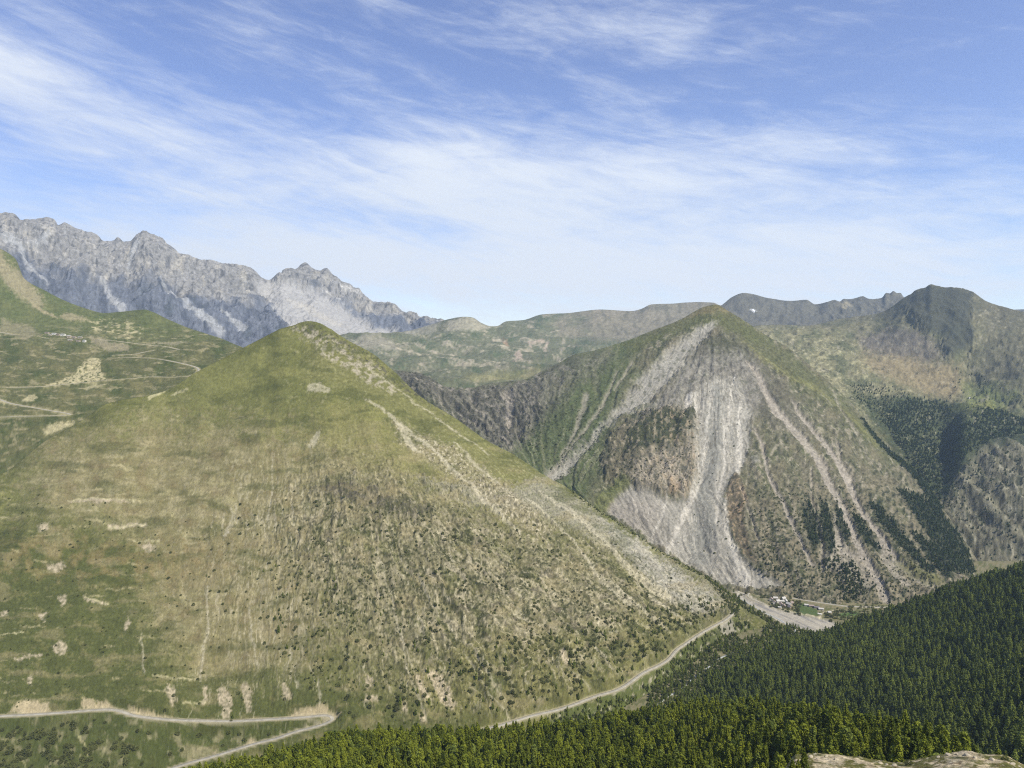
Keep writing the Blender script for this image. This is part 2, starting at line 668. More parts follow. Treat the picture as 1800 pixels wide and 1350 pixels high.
p.blend(S(76, 84, 84), (1 - upper) * sst(fbm(s.PX / 40, s.PY / 30, 5, 26), .12, .4) * .5)
p.blend(S(92, 92, 92), upper * sst(fbm(s.PX / 9 + s.PY / 30, s.PY / 16, 5, 25, .65), .08, .3) * .6)
for a in ([(240, 440, 6), (232, 465, 4), (226, 485, 2)], [(180, 505, 2), (192, 525, 4), (205, 545, 7), (215, 560, 8)],
          [(90, 425, 1), (78, 438, 5), (62, 443, 8), (52, 447, 2)], [(300, 520, 3), (330, 548, 5), (360, 575, 8), (385, 595, 10)],
          [(390, 563, 2), (405, 575, 4), (430, 592, 6)], [(0, 430, 6), (20, 437, 9), (35, 450, 6), (50, 480, 4), (80, 505, 3)],
          [(113, 400, 1.5), (115, 425, 1.5)], [(283, 500, 1), (290, 515, 3), (298, 530, 1)]):
    p.blend(S(170, 168, 160), p.line(a, 2.5, 5) * .75)
tal = p.poly([(445, 500), (475, 498), (500, 505), (540, 512), (580, 530), (620, 560), (650, 580), (700, 592), (700, 620), (520, 620), (500, 575), (478, 545), (455, 520)], 6, 10)
p.blend(S(174, 169, 158), tal * .95)
p.blend(S(184, 176, 158), p.line([(505, 535, 3), (535, 545, 6), (560, 562, 5), (600, 575, 3)], 4, 8) * .7)
p.blend(S(188, 182, 168), p.line([(597, 540, 2), (585, 528, 2), (570, 518, 2)], 2, 4) * .7 + p.poly([(598, 505), (615, 505), (640, 525), (648, 533), (620, 530), (600, 520)], 3, 5) * .6)
s.Z -= tal * cw * (butt * 50 + rock * 14)
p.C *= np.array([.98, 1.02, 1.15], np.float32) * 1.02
strata = fbm(s.PX / 40 + fine * .2, (s.PY - s.PX * .22) / 3.2, 3, 43)
p.C *= (1 + (1 - .75 * tal) * (.34 * fine + .26 * fbm(s.PX / 2.6, s.PY / 4.5, 2, 44) + .28 * strata * upper))[..., None]
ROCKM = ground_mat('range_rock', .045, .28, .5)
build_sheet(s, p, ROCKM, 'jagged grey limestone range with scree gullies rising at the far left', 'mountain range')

# ================================================================== 2. far pastures and rounded ridge
FAR_SKY = [(560, 600, 6000), (700, 585, 6000), (760, 570, 5800), (787, 562, 5600), (817, 557, 5500), (830, 558, 5500), (847, 568, 5600), (863, 573, 5800), (873, 573, 6000), (890, 565, 6200), (920, 563, 6400),
           (953, 553, 6500), (1000, 550, 6600), (1060, 544, 6700), (1110, 547, 6800), (1125, 544, 6800), (1147, 535, 6900), (1193, 533, 7000), (1227, 531, 7000), (1253, 532, 7000), (1267, 537, 7000), (1272, 534, 7000),
           (1287, 522, 7000), (1307, 515, 7000), (1323, 517, 7000), (1350, 524, 7000), (1393, 529, 7000), (1417, 527, 7000), (1433, 535, 7000), (1457, 530, 6900), (1467, 527, 6900), (1476, 530, 6900), (1483, 525, 6900), (1492, 526, 6900), (1500, 525, 6900),
           (1517, 521, 6900), (1526, 525, 6900), (1533, 526, 6900), (1550, 524, 6900), (1558, 515, 6900), (1564, 516, 6900), (1570, 512, 6900), (1577, 515, 6900), (1583, 515, 6900), (1588, 522, 6900), (1650, 540, 6900), (1750, 545, 6900), (1900, 540, 6900), (2150, 545, 6900)]
L1 = Sheet('far_hills', 500, 2150,
           [[(500, 720, 2900), (700, 715, 2950), (800, 705, 3000), (920, 695, 3050), (1050, 680, 3200), (1400, 700, 4200), (2150, 720, 4200)],
            [(500, 660, 3500), (700, 650, 3700), (800, 668, 3300), (900, 668, 3300), (1000, 650, 3600), (1150, 640, 3900), (1400, 640, 5000), (2150, 640, 5000)],
            [(500, 640, 4300), (640, 618, 4400), (720, 622, 4500), (860, 632, 4500), (1000, 622, 4700), (1150, 612, 4900), (1400, 600, 5800), (2150, 600, 5800)],
            [(500, 610, 5200), (640, 590, 5000), (760, 598, 5000), (860, 600, 5200), (950, 600, 5500), (1100, 592, 6000), (1250, 582, 6200), (1400, 567, 6500), (2150, 570, 6500)],
            FAR_SKY, ('off', 4, 600, -200)], [20, 40, 40, 40, 50, 8], D, 4)
s = L1
cw = np.clip(np.abs(s.T - 4) * 2.5, .10, 1)
s.Z += cw * (fbm(s.X / 420, s.Y / 420, 4, 61) * 52 + ridged(s.X / 160, s.Y / 260, 4, 62) * 13)
jag = sst(s.PX, 1440, 1470) * (1 - sst(s.PX, 1590, 1620))
s.Z += jag * cw * ridged(s.X / 70, s.Y / 200, 3, 63) * 26
p = Paint(s, S(122, 126, 98))
mid = fbm(s.PX / 40, s.PY / 16, 5, 64)
fine = fbm(s.PX / 7, s.PY / 4, 4, 65)
p.blend(S(150, 146, 122), sst(mid + .5 * fine, .12, .42) * .8)
p.blend(S(92, 110, 78), sst(-mid + fine * .5, .1, .4) * .7)
p.blend(S(172, 162, 140), sst(fbm(s.PX / 30, s.PY / 10, 6, 66, .64) + .2 * fine, .16, .36) * .7)
rightr = sst(s.PX + mid * 60, 950, 1060) * sst(-s.PY, -612, -588)
p.blend(S(146, 138, 120), rightr * .85)
p.blend(S(108, 108, 92), rightr * sst(fbm(s.PX / 14, s.PY / 18, 4, 67), 0, .4) * .6)
p.blend(S(168, 162, 142), p.poly([(780, 585), (790, 565), (817, 556), (832, 557), (862, 575), (840, 582), (800, 582)], 3, 5) * .85)
p.blend(S(160, 154, 136), p.poly([(610, 600), (650, 590), (690, 600), (700, 615), (660, 618), (620, 612)], 4, 6) * .8)
p.blend(S(170, 164, 148), p.poly([(690, 585), (740, 570), (775, 568), (770, 585), (730, 592)], 4, 8) * .6)
p.blend(S(176, 142, 116), p.poly([(880, 600), (890, 598), (896, 612), (890, 615)], 3, 4) * .7)
p.blend(S(186, 168, 150), (p.poly([(905, 620), (915, 618), (920, 635), (900, 640), (908, 630)], 2, 4) + p.line([(955, 602, 3), (930, 605, 2), (935, 612, 2)], 2, 4) + p.line([(964, 603, 2), (958, 614, 2)], 2, 3)) * .8)
p.blend(S(150, 146, 96), p.poly([(820, 662), (880, 655), (950, 650), (950, 660), (880, 672), (815, 672)], 4, 6) * .6)
p.blend(S(180, 170, 146), p.line([(700, 615, 1.4), (760, 628, 1.5), (800, 637, 1.3), (830, 642, 1.2), (880, 648, 1)], 1.5, 5) * .75)
for i in range(34):
    x = random.uniform(660, 1060)
    y = random.uniform(596, 648)
    r = random.uniform(3, 16)
    p.blend(S(178, 168, 146), p.line([(x - r, y - r * .25, random.uniform(.4, 2)), (x, y, random.uniform(.5, 2.4)), (x + r, y + r * random.uniform(-.1, .5), .4)], 1.6, 6) * .7)
cr = sst(s.PX, 1270, 1300)
p.blend(S(118, 116, 104), cr * .9)
p.blend(S(92, 92, 88), cr * sst(fbm(s.PX / 9, s.PY / 16, 4, 68), -.1, .35) * .6)
p.blend(S(168, 158, 130), p.poly([(1475, 530), (1490, 530), (1498, 538), (1480, 542)], 2, 3) * .8)
p.blend(S(235, 238, 240), p.poly([(1319, 543), (1324, 544), (1330, 547), (1326, 548)], 1, 1))
p.C *= (1 + .30 * fbm(s.PX / 4, s.PY / 3, 3, 69) + .15 * fine)[..., None]
build_sheet(s, p, ground_mat('far_turf', .03, .25, .4), 'distant green and grey pasture basin below rounded brown ridges', 'hills')

# ================================================================== 3. massif on the right
L4 = Sheet('dark_mountain', 1240, 2150,
           [[(1240, 760, 3300), (1400, 780, 3200), (1500, 820, 2950), (1600, 920, 2500), (1655, 985, 2250), (1720, 1040, 2120), (1800, 1060, 2050), (2150, 1150, 1850)],
            [(1240, 720, 3400), (1400, 700, 3350), (1500, 740, 3100), (1600, 830, 2750), (1655, 905, 2430), (1700, 845, 2560), (1750, 795, 2690), (1800, 785, 2700), (2150, 760, 2600)],
            [(1240, 680, 3500), (1400, 650, 3600), (1500, 690, 3400), (1600, 750, 3080), (1655, 800, 2900), (1700, 745, 2960), (1800, 745, 3000), (2150, 720, 3000)],
            [(1240, 640, 3800), (1400, 610, 4000), (1500, 632, 3900), (1600, 655, 3700), (1700, 695, 3400), (1760, 705, 3250), (1800, 700, 3200), (2150, 650, 3300)],
            [(1240, 600, 4300), (1300, 578, 4600), (1350, 572, 4700), (1420, 573, 4800), (1475, 562, 4800), (1510, 557, 4750), (1547, 550, 4700), (1567, 540, 4650), (1588, 524, 4600), (1600, 518, 4580), (1612, 510, 4560), (1625, 507, 4530), (1637, 501, 4500), (1648, 504, 4480), (1664, 507, 4450), (1682, 507, 4420), (1693, 509, 4400),
             (1710, 515, 4350), (1733, 530, 4300), (1753, 537, 4300), (1770, 542, 4250), (1800, 550, 4200), (1900, 565, 4100), (2150, 600, 4000)],
            ('off', 4, 700, -500)], [60, 40, 50, 60, 70, 8], D, 4)
s = L4
cw = np.clip(np.abs(s.T - 4) * 3, .12, 1)
s.Z += cw * (fbm(s.X / 330, s.Y / 330, 4, 81) * 30 + ridged(s.X / 130, s.Y / 170, 5, 82, .6) * 20 + ridged(s.X / 38, s.Y / 46, 3, 95) * 4)
p = Paint(s, S(126, 124, 92))
s.Z += (1 - np.clip(np.abs(s.T - 4) * 3, 0, 1)) * ridged(s.X / 60, s.Y / 300, 4, 77, .6) * 5
# the spur of dark rock that drops from the summit
spur = p.poly([(1592, 528), (1612, 512), (1638, 503), (1690, 508), (1712, 520), (1708, 560), (1712, 600), (1700, 622), (1680, 632), (1662, 634), (1650, 615), (1658, 600), (1632, 590), (1610, 572), (1600, 555)], 8, 16)
spur2 = p.poly([(1700, 640), (1720, 600), (1760, 620), (1800, 640), (1900, 660), (2150, 660), (2150, 720), (1800, 720), (1755, 700), (1730, 690), (1715, 665)], 10, 16)
s.Z += cw * (spur * (14 + 22 * ridged(s.X / 110, s.Y / 300, 4, 83)) + spur2 * 22 * ridged(s.X / 90, s.Y / 200, 4, 84))
cliff = (sst(s.T, .0, .15) * (1 - sst(s.T, 1.05, 1.4))) * sst(s.PX, 1640, 1665)
s.Z += cliff * ridged(s.X / 75, s.Y / 260, 4, 85) * 22
s.Y += cliff * ridged(s.X / 50, s.Z0 / 50, 4, 86) * 12
mid = fbm(s.PX / 34, s.PY / 20, 5, 87)
fine = fbm(s.PX / 6, s.PY / 5, 4, 88)
rk0 = fbm(s.PX / 12, s.PY / 14, 5, 79, .64)
p.blend(S(136, 130, 92), sst(mid, 0, .3) * .6)
p.blend(S(96, 102, 70), sst(-mid, .02, .3) * .7)
p.blend(S(168, 162, 126), sst(fbm(s.PX / 12, s.PY / 5, 5, 89, .65) + .4 * mid, .02, .3) * .6 * p.poly([(1290, 580), (1450, 590), (1520, 640), (1560, 700), (1600, 740), (1500, 740), (1400, 660)], 20, 10))
p.blend(S(120, 112, 104), p.poly([(1510, 590), (1560, 580), (1610, 585), (1640, 600), (1655, 632), (1620, 638), (1560, 630), (1520, 620)], 12, 14) * .8)
p.blend(S(148, 132, 100), p.poly([(1520, 625), (1600, 628), (1690, 650), (1700, 690), (1650, 705), (1560, 670), (1520, 650)], 14, 14) * .75)
p.blend(S(112, 124, 68), p.poly([(1690, 675), (1735, 680), (1790, 700), (1760, 725), (1700, 715)], 12, 12) * .7)
p.blend(S(132, 134, 66), p.poly([(1665, 718), (1740, 708), (1770, 725), (1740, 745), (1690, 735)], 6, 10) * .8)
p.blend(S(104, 102, 84), sst(-s.PY, -600, -545) * .65)
p.blend(S(80, 84, 74), spur * (.8 + .3 * fine))
p.blend(S(84, 84, 60), spur * sst(rk0, .1, .3) * .6)
p.blend(S(84, 88, 70), spur2 * sst(mid + fine, -.2, .3) * .7)
p.blend(S(108, 104, 84), sst(s.PX, 1710, 1740) * (1 - sst(s.PY, 660, 700)) * .6)
p.blend(S(120, 116, 96), cliff * .85)
p.blend(S(150, 146, 128), cliff * sst(fbm(s.PX / 8, s.PY / 18, 4, 90), .1, .35) * .7)
p.blend(S(74, 80, 58), cliff * sst(fbm(s.PX / 13, s.PY / 20, 4, 92), .08, .3) * .75)
p.blend(S(56, 56, 46), cliff * sst(ridged(s.PX / 30 + fine * .2, s.PY / 90, 3, 78), .62, .8) * .7)
p.blend(S(84, 94, 56), sst(s.T, .9, 1.2) * (1 - sst(s.T, 1.9, 2.2)) * sst(mid, -.1, .3) * sst(s.PX, 1655, 1690) * .6)
p.blend(S(62, 78, 44), p.poly([(1490, 690), (1560, 700), (1640, 705), (1800, 730), (2150, 720), (2150, 790), (1800, 790), (1730, 800), (1680, 850), (1660, 900), (1600, 840)], 8, 10) * .7)
rkp = fbm(s.PX / 10, s.PY / 9, 5, 94, .62)
p.blend(S(156, 150, 128), sst(rkp + .3 * mid, .2, .4) * .6 * (1 - spur))
p.blend(S(84, 86, 66), sst(-rkp + .3 * mid, .2, .42) * .6)
p.C *= 1.16 * (1 + .38 * fine + .26 * fbm(s.PX / 3, s.PY / 3, 2, 93))[..., None]
L4o = build_sheet(s, p, ground_mat('massif_ground', .05, .3, .5), 'broad dark topped mountain with a brown cirque at the right', 'mountain')

# ================================================================== 4. the mountain with the scree chutes
L5 = Sheet('scree_mountain', 480, 1900,
           [[(480, 900, 2200), (700, 880, 2200), (850, 900, 2200), (960, 930, 2100), (1050, 1000, 1950), (1150, 1062, 1860), (1300, 1078, 1790), (1400, 1085, 1740), (1500, 1092, 1700), (1650, 1100, 1700), (1740, 1110, 1700), (1900, 1170, 1680)],
            [(480, 820, 2350), (700, 800, 2350), (800, 800, 2400), (900, 820, 2350), (960, 850, 2300), (1050, 910, 2150), (1150, 985, 2000), (1230, 1025, 1915), (1300, 1035, 1865), (1350, 1041, 1830), (1400, 1048, 1800), (1500, 1060, 1765), (1560, 1060, 1765), (1640, 1050, 1790), (1740, 1052, 1800), (1900, 1130, 1740)],
            [(480, 740, 2720), (700, 742, 2720), (800, 752, 2710), (880, 755, 2680), (960, 770, 2520), (1080, 790, 2400), (1150, 800, 2340), (1230, 810, 2325), (1330, 820, 2310), (1450, 850, 2290), (1550, 880, 2270), (1640, 925, 2200), (1700, 985, 2080), (1740, 1030, 1990), (1900, 1110, 1840)],
            [(480, 640, 3100), (640, 640, 3000), (700, 652, 2950), (740, 657, 2900), (790, 682, 2850), (830, 682, 2850), (860, 675, 2850), (920, 668, 2850), (960, 650, 2880), (985, 637, 2890), (1000, 628, 2900), (1015, 622, 2900), (1040, 618, 2920), (1060, 612, 2930), (1100, 600, 2960),
             (1150, 580, 3000), (1175, 571, 3005), (1200, 560, 3020), (1222, 547, 3040), (1240, 539, 3050), (1258, 536, 3050), (1280, 547, 3040), (1313, 567, 3020), (1347, 590, 3000), (1387, 613, 2960), (1417, 637, 2930), (1447, 663, 2900), (1477, 690, 2860),
             (1500, 713, 2820), (1520, 740, 2780), (1543, 770, 2730), (1567, 793, 2680), (1600, 822, 2600), (1640, 870, 2450), (1665, 905, 2360), (1700, 960, 2220), (1740, 1015, 2090), (1900, 1095, 1900)],
            ('off', 3, 300, -230), ('off', 4, 500, -420)], [30, 150, 230, 8, 6], D, 3)
s = L5
s.flow([[(690, 560), (740, 700), (900, 830), (1000, 1000)], [(900, 560), (905, 700), (950, 840), (1050, 1000)], [(1090, 560), (1060, 700), (985, 840), (1060, 960)],
        [(1215, 560), (1120, 720), (1020, 860), (1150, 1000)], [(1240, 560), (1200, 720), (1150, 860), (1210, 1020)], [(1255, 560), (1255, 720), (1235, 860), (1290, 1040)],
        [(1268, 560), (1300, 720), (1340, 860), (1420, 1040)], [(1285, 560), (1400, 720), (1490, 880), (1590, 1040)], [(1300, 560), (1500, 720), (1640, 880), (1720, 1030)]])
U, V = s.U + fbm(s.PX / 70, s.PY / 70, 4, 99) * .22, s.V
p = Paint(s, S(116, 114, 86))
mid = fbm(s.PX / 40, s.PY / 40, 5, 101)
fine = fbm(s.PX / 6, s.PY / 6, 4, 102)
vf = fbm(s.PX / 2.6, s.PY / 2.6, 2, 103)
stk = fbm(U * 9, V * 1.3, 4, 104)
stkf = fbm(U * 26, V * 2.2, 3, 105)
# --- the great chute and its fan
fan = p.poly([(1222, 700), (1238, 678), (1262, 664), (1290, 672), (1310, 692), (1320, 745), (1313, 800), (1302, 832), (1282, 846), (1273, 875), (1275, 915), (1286, 955), (1304, 990), (1338, 1016), (1380, 1038), (1330, 1046), (1280, 1034),
              (1235, 1010), (1190, 985), (1150, 960), (1100, 925), (1066, 905), (1080, 885), (1105, 868), (1130, 866), (1160, 878), (1190, 886), (1216, 880), (1226, 862), (1224, 830), (1228, 790), (1216, 750)], 5, 6)
island = p.poly([(1292, 836), (1304, 850), (1311, 880), (1308, 920), (1314, 960), (1330, 1000), (1306, 985), (1290, 950), (1279, 915), (1277, 875), (1284, 850)], 3, 5)
fan = np.clip(fan - island, 0, 1)
top = p.poly([(1170, 690), (1210, 640), (1240, 620), (1290, 620), (1330, 650), (1345, 690), (1320, 740), (1290, 760), (1220, 760), (1190, 730), (1150, 745), (1110, 760), (1130, 720)], 12, 14)
lch = p.line([(1262, 566, 3), (1222, 596, 12), (1188, 632, 20), (1150, 670, 20), (1112, 708, 14), (1082, 735, 8), (1065, 752, 4), (1040, 778, 5), (1015, 802, 6), (990, 823, 9), (972, 838, 12)], 6, 14)
ch = [p.line(a, 2.5, 5) for a in (
    [(1311, 640, 2), (1330, 660, 4), (1345, 690, 6), (1362, 722, 7), (1385, 748, 7), (1405, 772, 7), (1425, 795, 8), (1445, 825, 8), (1462, 860, 7), (1478, 890, 6), (1492, 925, 6), (1505, 955, 7), (1520, 985, 7), (1535, 1015, 8), (1556, 1058, 8)],
    [(1395, 710, 2), (1412, 740, 4), (1435, 765, 4), (1455, 790, 5), (1475, 820, 5), (1492, 850, 6), (1505, 885, 6), (1520, 910, 5), (1545, 945, 5), (1575, 985, 5), (1610, 1020, 5), (1640, 1042, 5)],
    [(1325, 758, 2), (1338, 785, 3), (1345, 810, 3), (1352, 840, 3), (1368, 870, 3), (1385, 905, 3.4), (1400, 935, 3), (1412, 965, 3), (1430, 1000, 3)],
    [(1425, 830, 1.5), (1426, 870, 2), (1432, 910, 2), (1445, 960, 3), (1445, 1010, 3)],
    [(1300, 860, 1), (1312, 890, 2), (1325, 930, 2), (1335, 960, 2)],
    [(1083, 660, 2), (1072, 690, 3), (1058, 720, 3), (1030, 760, 3), (1005, 790, 3), (985, 815, 2.5), (965, 835, 3)],
    [(1031, 700, 6), (1022, 730, 5), (1012, 760, 4), (1000, 785, 3), (985, 805, 2)],
    [(1110, 640, 2), (1095, 670, 2), (1080, 690, 1.5)],
    [(893, 700, 9), (897, 730, 8), (895, 755, 5)],
    [(1465, 690, 1), (1480, 730, 2), (1510, 770, 2)],
    [(1470, 785, 5), (1478, 815, 3), (1500, 850, 2)],
    [(1545, 960, 7), (1560, 990, 9), (1590, 1030, 10)],
    [(1470, 940, 6), (1478, 975, 6), (1510, 985, 8)])]
chm = ch[0]
for c in ch[1:]:
    chm = np.maximum(chm, c)
cut = np.clip(np.maximum(chm, np.maximum(lch, fan * .6)), 0, 1)
# --- relief
cw = np.clip(np.abs(s.T - 3) * 4, .12, 1) * np.clip(s.T * 1.4, .15, 1)
mesh_rough = (1 - cut * .65)
cirq = p.poly([(690, 640), (745, 650), (800, 682), (900, 672), (1000, 628), (1060, 612), (1080, 640), (1000, 690), (930, 770), (900, 800), (860, 790), (780, 730), (700, 690)], 18, 20) * (1 - sst(s.PX, 930, 1010) * .5)
s.Z += cw * (fbm(s.X / 240, s.Y / 240, 3, 106) * 16 + mesh_rough * (ridged(U * 2.3, V * .55, 3, 107) * 11 + fbm(U * 8, V * 1.6, 3, 113) * 4) + (ridged(s.X / 62, s.Y / 62, 5, 108, .6) * 10.5 + ridged(s.X / 24, s.Y / 24, 3, 100) * 2.6) * mesh_rough)
s.Z += cirq * cw * (ridged(U * 7, V * 1.3, 4, 109) * 18 + ridged(s.X / 34, s.Y / 70, 3, 119) * 8)
s.Z -= cw * (lch * 5 + chm * .6 + fan * 3)
s.Z += cw * fan * fbm(U * 22, V * .8, 3, 110) * 2.0
crag = p.poly([(1130, 730), (1222, 730), (1226, 790), (1222, 850), (1205, 882), (1160, 874), (1110, 862), (1062, 848), (1055, 810), (1080, 770)], 8, 14)
s.Z += cw * crag * (12 + 12 * ridged(s.X / 40, s.Y / 60, 4, 111))
# --- cover
summit0 = 1 - sst(s.PY, 600, 660)
p.blend(S(94, 102, 62), sst(mid, -.05, .3) * .7)
p.blend(S(134, 125, 100), sst(-mid, .0, .3) * .6)
rkp = fbm(s.PX / 11 + U, s.PY / 13, 5, 117, .62)
p.blend(S(158, 149, 128), sst(rkp + .35 * mid, .12, .3) * .8)
p.blend(S(70, 74, 56), sst(-rkp + .35 * mid, .16, .34) * .7)
p.blend(S(122, 116, 98), sst(stk + mid * .5, .02, .4) * .6 * sst(s.PX, 1240, 1330))
lowr = sst(s.PY + mid * 60, 800, 900) * sst(s.PX, 1290, 1350)
p.blend(S(134, 124, 100), lowr * sst(fine + stk, -.1, .3) * .7)
p.blend(S(70, 78, 54), lowr * sst(-fine + .4 * stkf, .06, .28) * .75)
lf = (1 - sst(s.PX + (s.PY - 700) * .3, 1060, 1130))
p.blend(S(96, 110, 66), lf * .8)
p.blend(S(132, 130, 100), lf * sst(stk, .05, .35) * .5)
p.blend(S(66, 76, 56), lf * sst(fine, .1, .3) * .55)
summit = p.poly([(1100, 605), (1180, 568), (1230, 542), (1258, 533), (1290, 550), (1350, 590), (1330, 610), (1260, 566), (1210, 585), (1160, 600), (1110, 625)], 8, 8)
p.blend(S(104, 108, 62), summit * .7)
p.blend(S(134, 120, 84), p.poly([(1205, 558), (1240, 538), (1262, 536), (1285, 548), (1265, 552), (1235, 552)], 4, 5) * .6)
rr = p.poly([(1258, 545), (1300, 570), (1360, 600), (1450, 668), (1520, 742), (1600, 825), (1560, 820), (1480, 740), (1400, 680), (1320, 620), (1275, 590)], 8, 8)
p.blend(S(104, 108, 66), rr * .7)
p.blend(S(136, 134, 78), p.line([(1300, 600, 3), (1340, 635, 5), (1400, 672, 4), (1440, 690, 4), (1500, 740, 3), (1540, 790, 3)], 4, 8) * .55)
neck = p.poly([(1220, 590), (1290, 590), (1340, 640), (1390, 690), (1430, 760), (1380, 770), (1330, 740), (1300, 660), (1230, 650), (1190, 690), (1180, 650)], 12, 16)
p.blend(S(112, 108, 92), neck * .7)
p.blend(S(88, 92, 62), p.poly([(1235, 600), (1290, 600), (1320, 640), (1290, 650), (1240, 640)], 8, 12) * .6)
p.blend(S(126, 121, 110), cirq * .85)
p.blend(S(86, 85, 78), cirq * sst(fbm(U * 11, V * 5, 4, 118) + .5 * fine, .0, .3) * .7)
p.blend(S(150, 142, 130), cirq * sst(fbm(U * 16, V * 3, 4, 112) + fine * .5, .12, .4) * .7)
p.blend(S(78, 84, 62), cirq * sst(-fine, .1, .35) * .6)
p.blend(S(150, 145, 136), top * (.7 + .3 * stkf))
p.blend(S(112, 108, 98), top * sst(fbm(s.PX / 9, s.PY / 12, 5, 123, .62), .0, .25) * .6)
p.blend(S(90, 92, 68), top * sst(fbm(s.PX / 14, s.PY / 14, 5, 124, .62), .14, .3) * .5)
p.blend(S(170, 165, 153), lch * .9)
p.blend(S(126, 124, 116), lch * sst(stkf + fine * .5, .0, .3) * .65)
p.blend(S(92, 96, 70), p.line([(1240, 590, 8), (1170, 650, 20), (1120, 700, 22), (1080, 740, 16)], 10, 14) * sst(fbm(s.PX / 8, s.PY / 8, 5, 125, .62), .08, .3) * .6)
p.blend(S(160, 156, 145), fan)
p.blend(S(158, 150, 139), fan * (1 - sst(s.PX, 1130, 1190)) * sst(s.PY, 860, 900) * .8)
p.blend(S(138, 138, 130), fan * p.line([(1262, 690, 8), (1256, 740, 12), (1250, 800, 14), (1240, 860, 14), (1235, 930, 20), (1232, 980, 18)], 8, 8) * .75)
for a in ([(1223, 700, 2), (1222, 760, 4), (1225, 830, 5), (1215, 880, 4), (1195, 920, 4), (1180, 960, 4), (1172, 985, 4)], [(1250, 700, 1), (1240, 780, 2), (1232, 850, 2), (1210, 900, 2), (1190, 940, 1)],
          [(1300, 700, 3), (1300, 780, 5), (1296, 840, 5), (1278, 890, 5), (1278, 940, 4), (1296, 990, 6), (1300, 1010, 10), (1315, 1035, 12)], [(1275, 740, 2), (1272, 830, 2), (1262, 880, 2), (1260, 920, 2)],
          [(1172, 880, 1.5), (1165, 910, 2), (1150, 940, 2), (1145, 960, 1.5)], [(1212, 700, 6), (1206, 760, 6), (1215, 800, 3)], [(1288, 670, 2), (1282, 720, 3), (1280, 760, 2)]):
    p.blend(S(196, 190, 178), p.line(a, 1.4, 5) * .75)
p.blend(S(128, 124, 112), fan * sst(fbm(U * 30, V * 1.6, 5, 120, .6), .02, .3) * .65)
p.blend(S(188, 180, 164), fan * sst(fbm(U * 34, V * 1.1, 4, 121, .6), .1, .35) * .6)
p.blend(S(112, 106, 92), fan * sst(fbm(U * 12, V * 2.4, 5, 122, .62), .16, .32) * sst(-s.PY, -880, -760) * .65)
thin = sst(ridged(U * 17 + fine * .08, V * .55, 2, 127), .80, .95)
thin2 = sst(ridged(U * 27 + fine * .08, V * .8, 2, 128), .84, .96)
p.blend(S(188, 182, 170), fan * thin * .6)
p.blend(S(120, 116, 106), fan * thin2 * .6)
s.Z -= (thin * 1.8 + thin2 * 2.5) * fan
p.blend(S(172, 163, 146), thin * (1 - fan) * sst(s.PY, 640, 740) * sst(mid + stk, -.3, .2) * (1 - summit0) * .55)
p.C *= (1 + fan * (.14 * stkf + .14 * fine))[..., None]
p.blend(S(112, 104, 82), island)
p.blend(S(156, 136, 108), island * sst(fine + .5 * stkf, .0, .25) * .7)
p.blend(S(120, 112, 90), crag * .6)
p.blend(S(172, 160, 142), crag * sst(s.PX + .8 * (s.PY - 800), 1120, 1165) * sst(s.PY + fine * 20, 785, 810) * sst(fine + .5 * stkf, -.35, .0) * .85)
p.blend(S(82, 88, 54), p.poly([(1100, 775), (1150, 735), (1222, 732), (1210, 770), (1180, 790), (1130, 800), (1095, 805)], 5, 8) * .85)
p.blend(S(60, 68, 52), crag * sst(fine + mid * .5, .0, .25) * .7)
p.blend(S(160, 148, 124), crag * sst(rkp, .05, .3) * .7)
p.blend(S(170, 152, 124), crag * sst(fbm(s.PX / 9, s.PY / 12, 4, 114), .12, .35) * sst(s.PX, 1130, 1180) * .7)
p.blend(S(176, 140, 100), p.poly([(1178, 855), (1195, 862), (1190, 880), (1178, 878)], 5, 9) * .3 + p.line([(1300, 866, 3), (1312, 885, 2), (1300, 905, 2), (1288, 915, 1)], 3, 8) * .4)
for i, c in enumerate(ch):
    p.blend(S(164, 155, 142), c * (.85 if i < 3 else .6))
p.blend(S(160, 152, 138), p.poly([(1470, 900), (1500, 985), (1550, 1030), (1556, 1060), (1500, 1030), (1450, 1000)], 5, 14) * .55)
p.blend(S(154, 150, 138), p.poly([(1322, 808), (1332, 806), (1336, 818), (1325, 824)], 3, 3) * .7)
p.blend(S(122, 130, 66), p.poly([(1045, 880), (1090, 850), (1110, 862), (1070, 895), (1060, 915), (1045, 905)], 5, 8) * .6)
p.blend(S(118, 118, 68), p.poly([(1570, 980), (1610, 1000), (1660, 1025), (1640, 1040), (1590, 1010)], 6, 8) * .7)
forestpaint = [[(1512, 735), (1545, 742), (1575, 765), (1612, 800), (1645, 860), (1655, 905), (1630, 880), (1600, 835), (1560, 800), (1525, 762)],
               [(1575, 868), (1612, 872), (1650, 900), (1690, 955), (1715, 1010), (1665, 1022), (1630, 985), (1600, 940), (1640, 960), (1610, 915)],
               [(1525, 890), (1545, 895), (1565, 920), (1592, 950), (1620, 985), (1645, 1015), (1625, 1010), (1590, 975), (1560, 945)],
               [(1410, 898), (1422, 893), (1436, 915), (1440, 962), (1430, 980), (1418, 950)], [(1440, 882), (1452, 893), (1462, 930), (1466, 972), (1458, 982), (1446, 945)],
               [(1468, 890), (1478, 905), (1490, 935), (1493, 964), (1484, 962), (1472, 930)], [(1498, 908), (1512, 918), (1532, 945), (1552, 968), (1545, 976), (1524, 962), (1506, 938)]]
for q in forestpaint:
    p.blend(S(54, 66, 40), p.poly(q, 5, 6) * .8)
p.C *= (1 + (.44 * fine + .34 * vf) * (1 - fan * .75) * (1 - lch * .5) + .10 * stk + .12 * mid)[..., None] * 1.05
build_sheet(s, p, ground_mat('scree_ground', .09, .3, .5), 'pointed mountain with pale grey scree chutes fanning down to the valley', 'mountain')

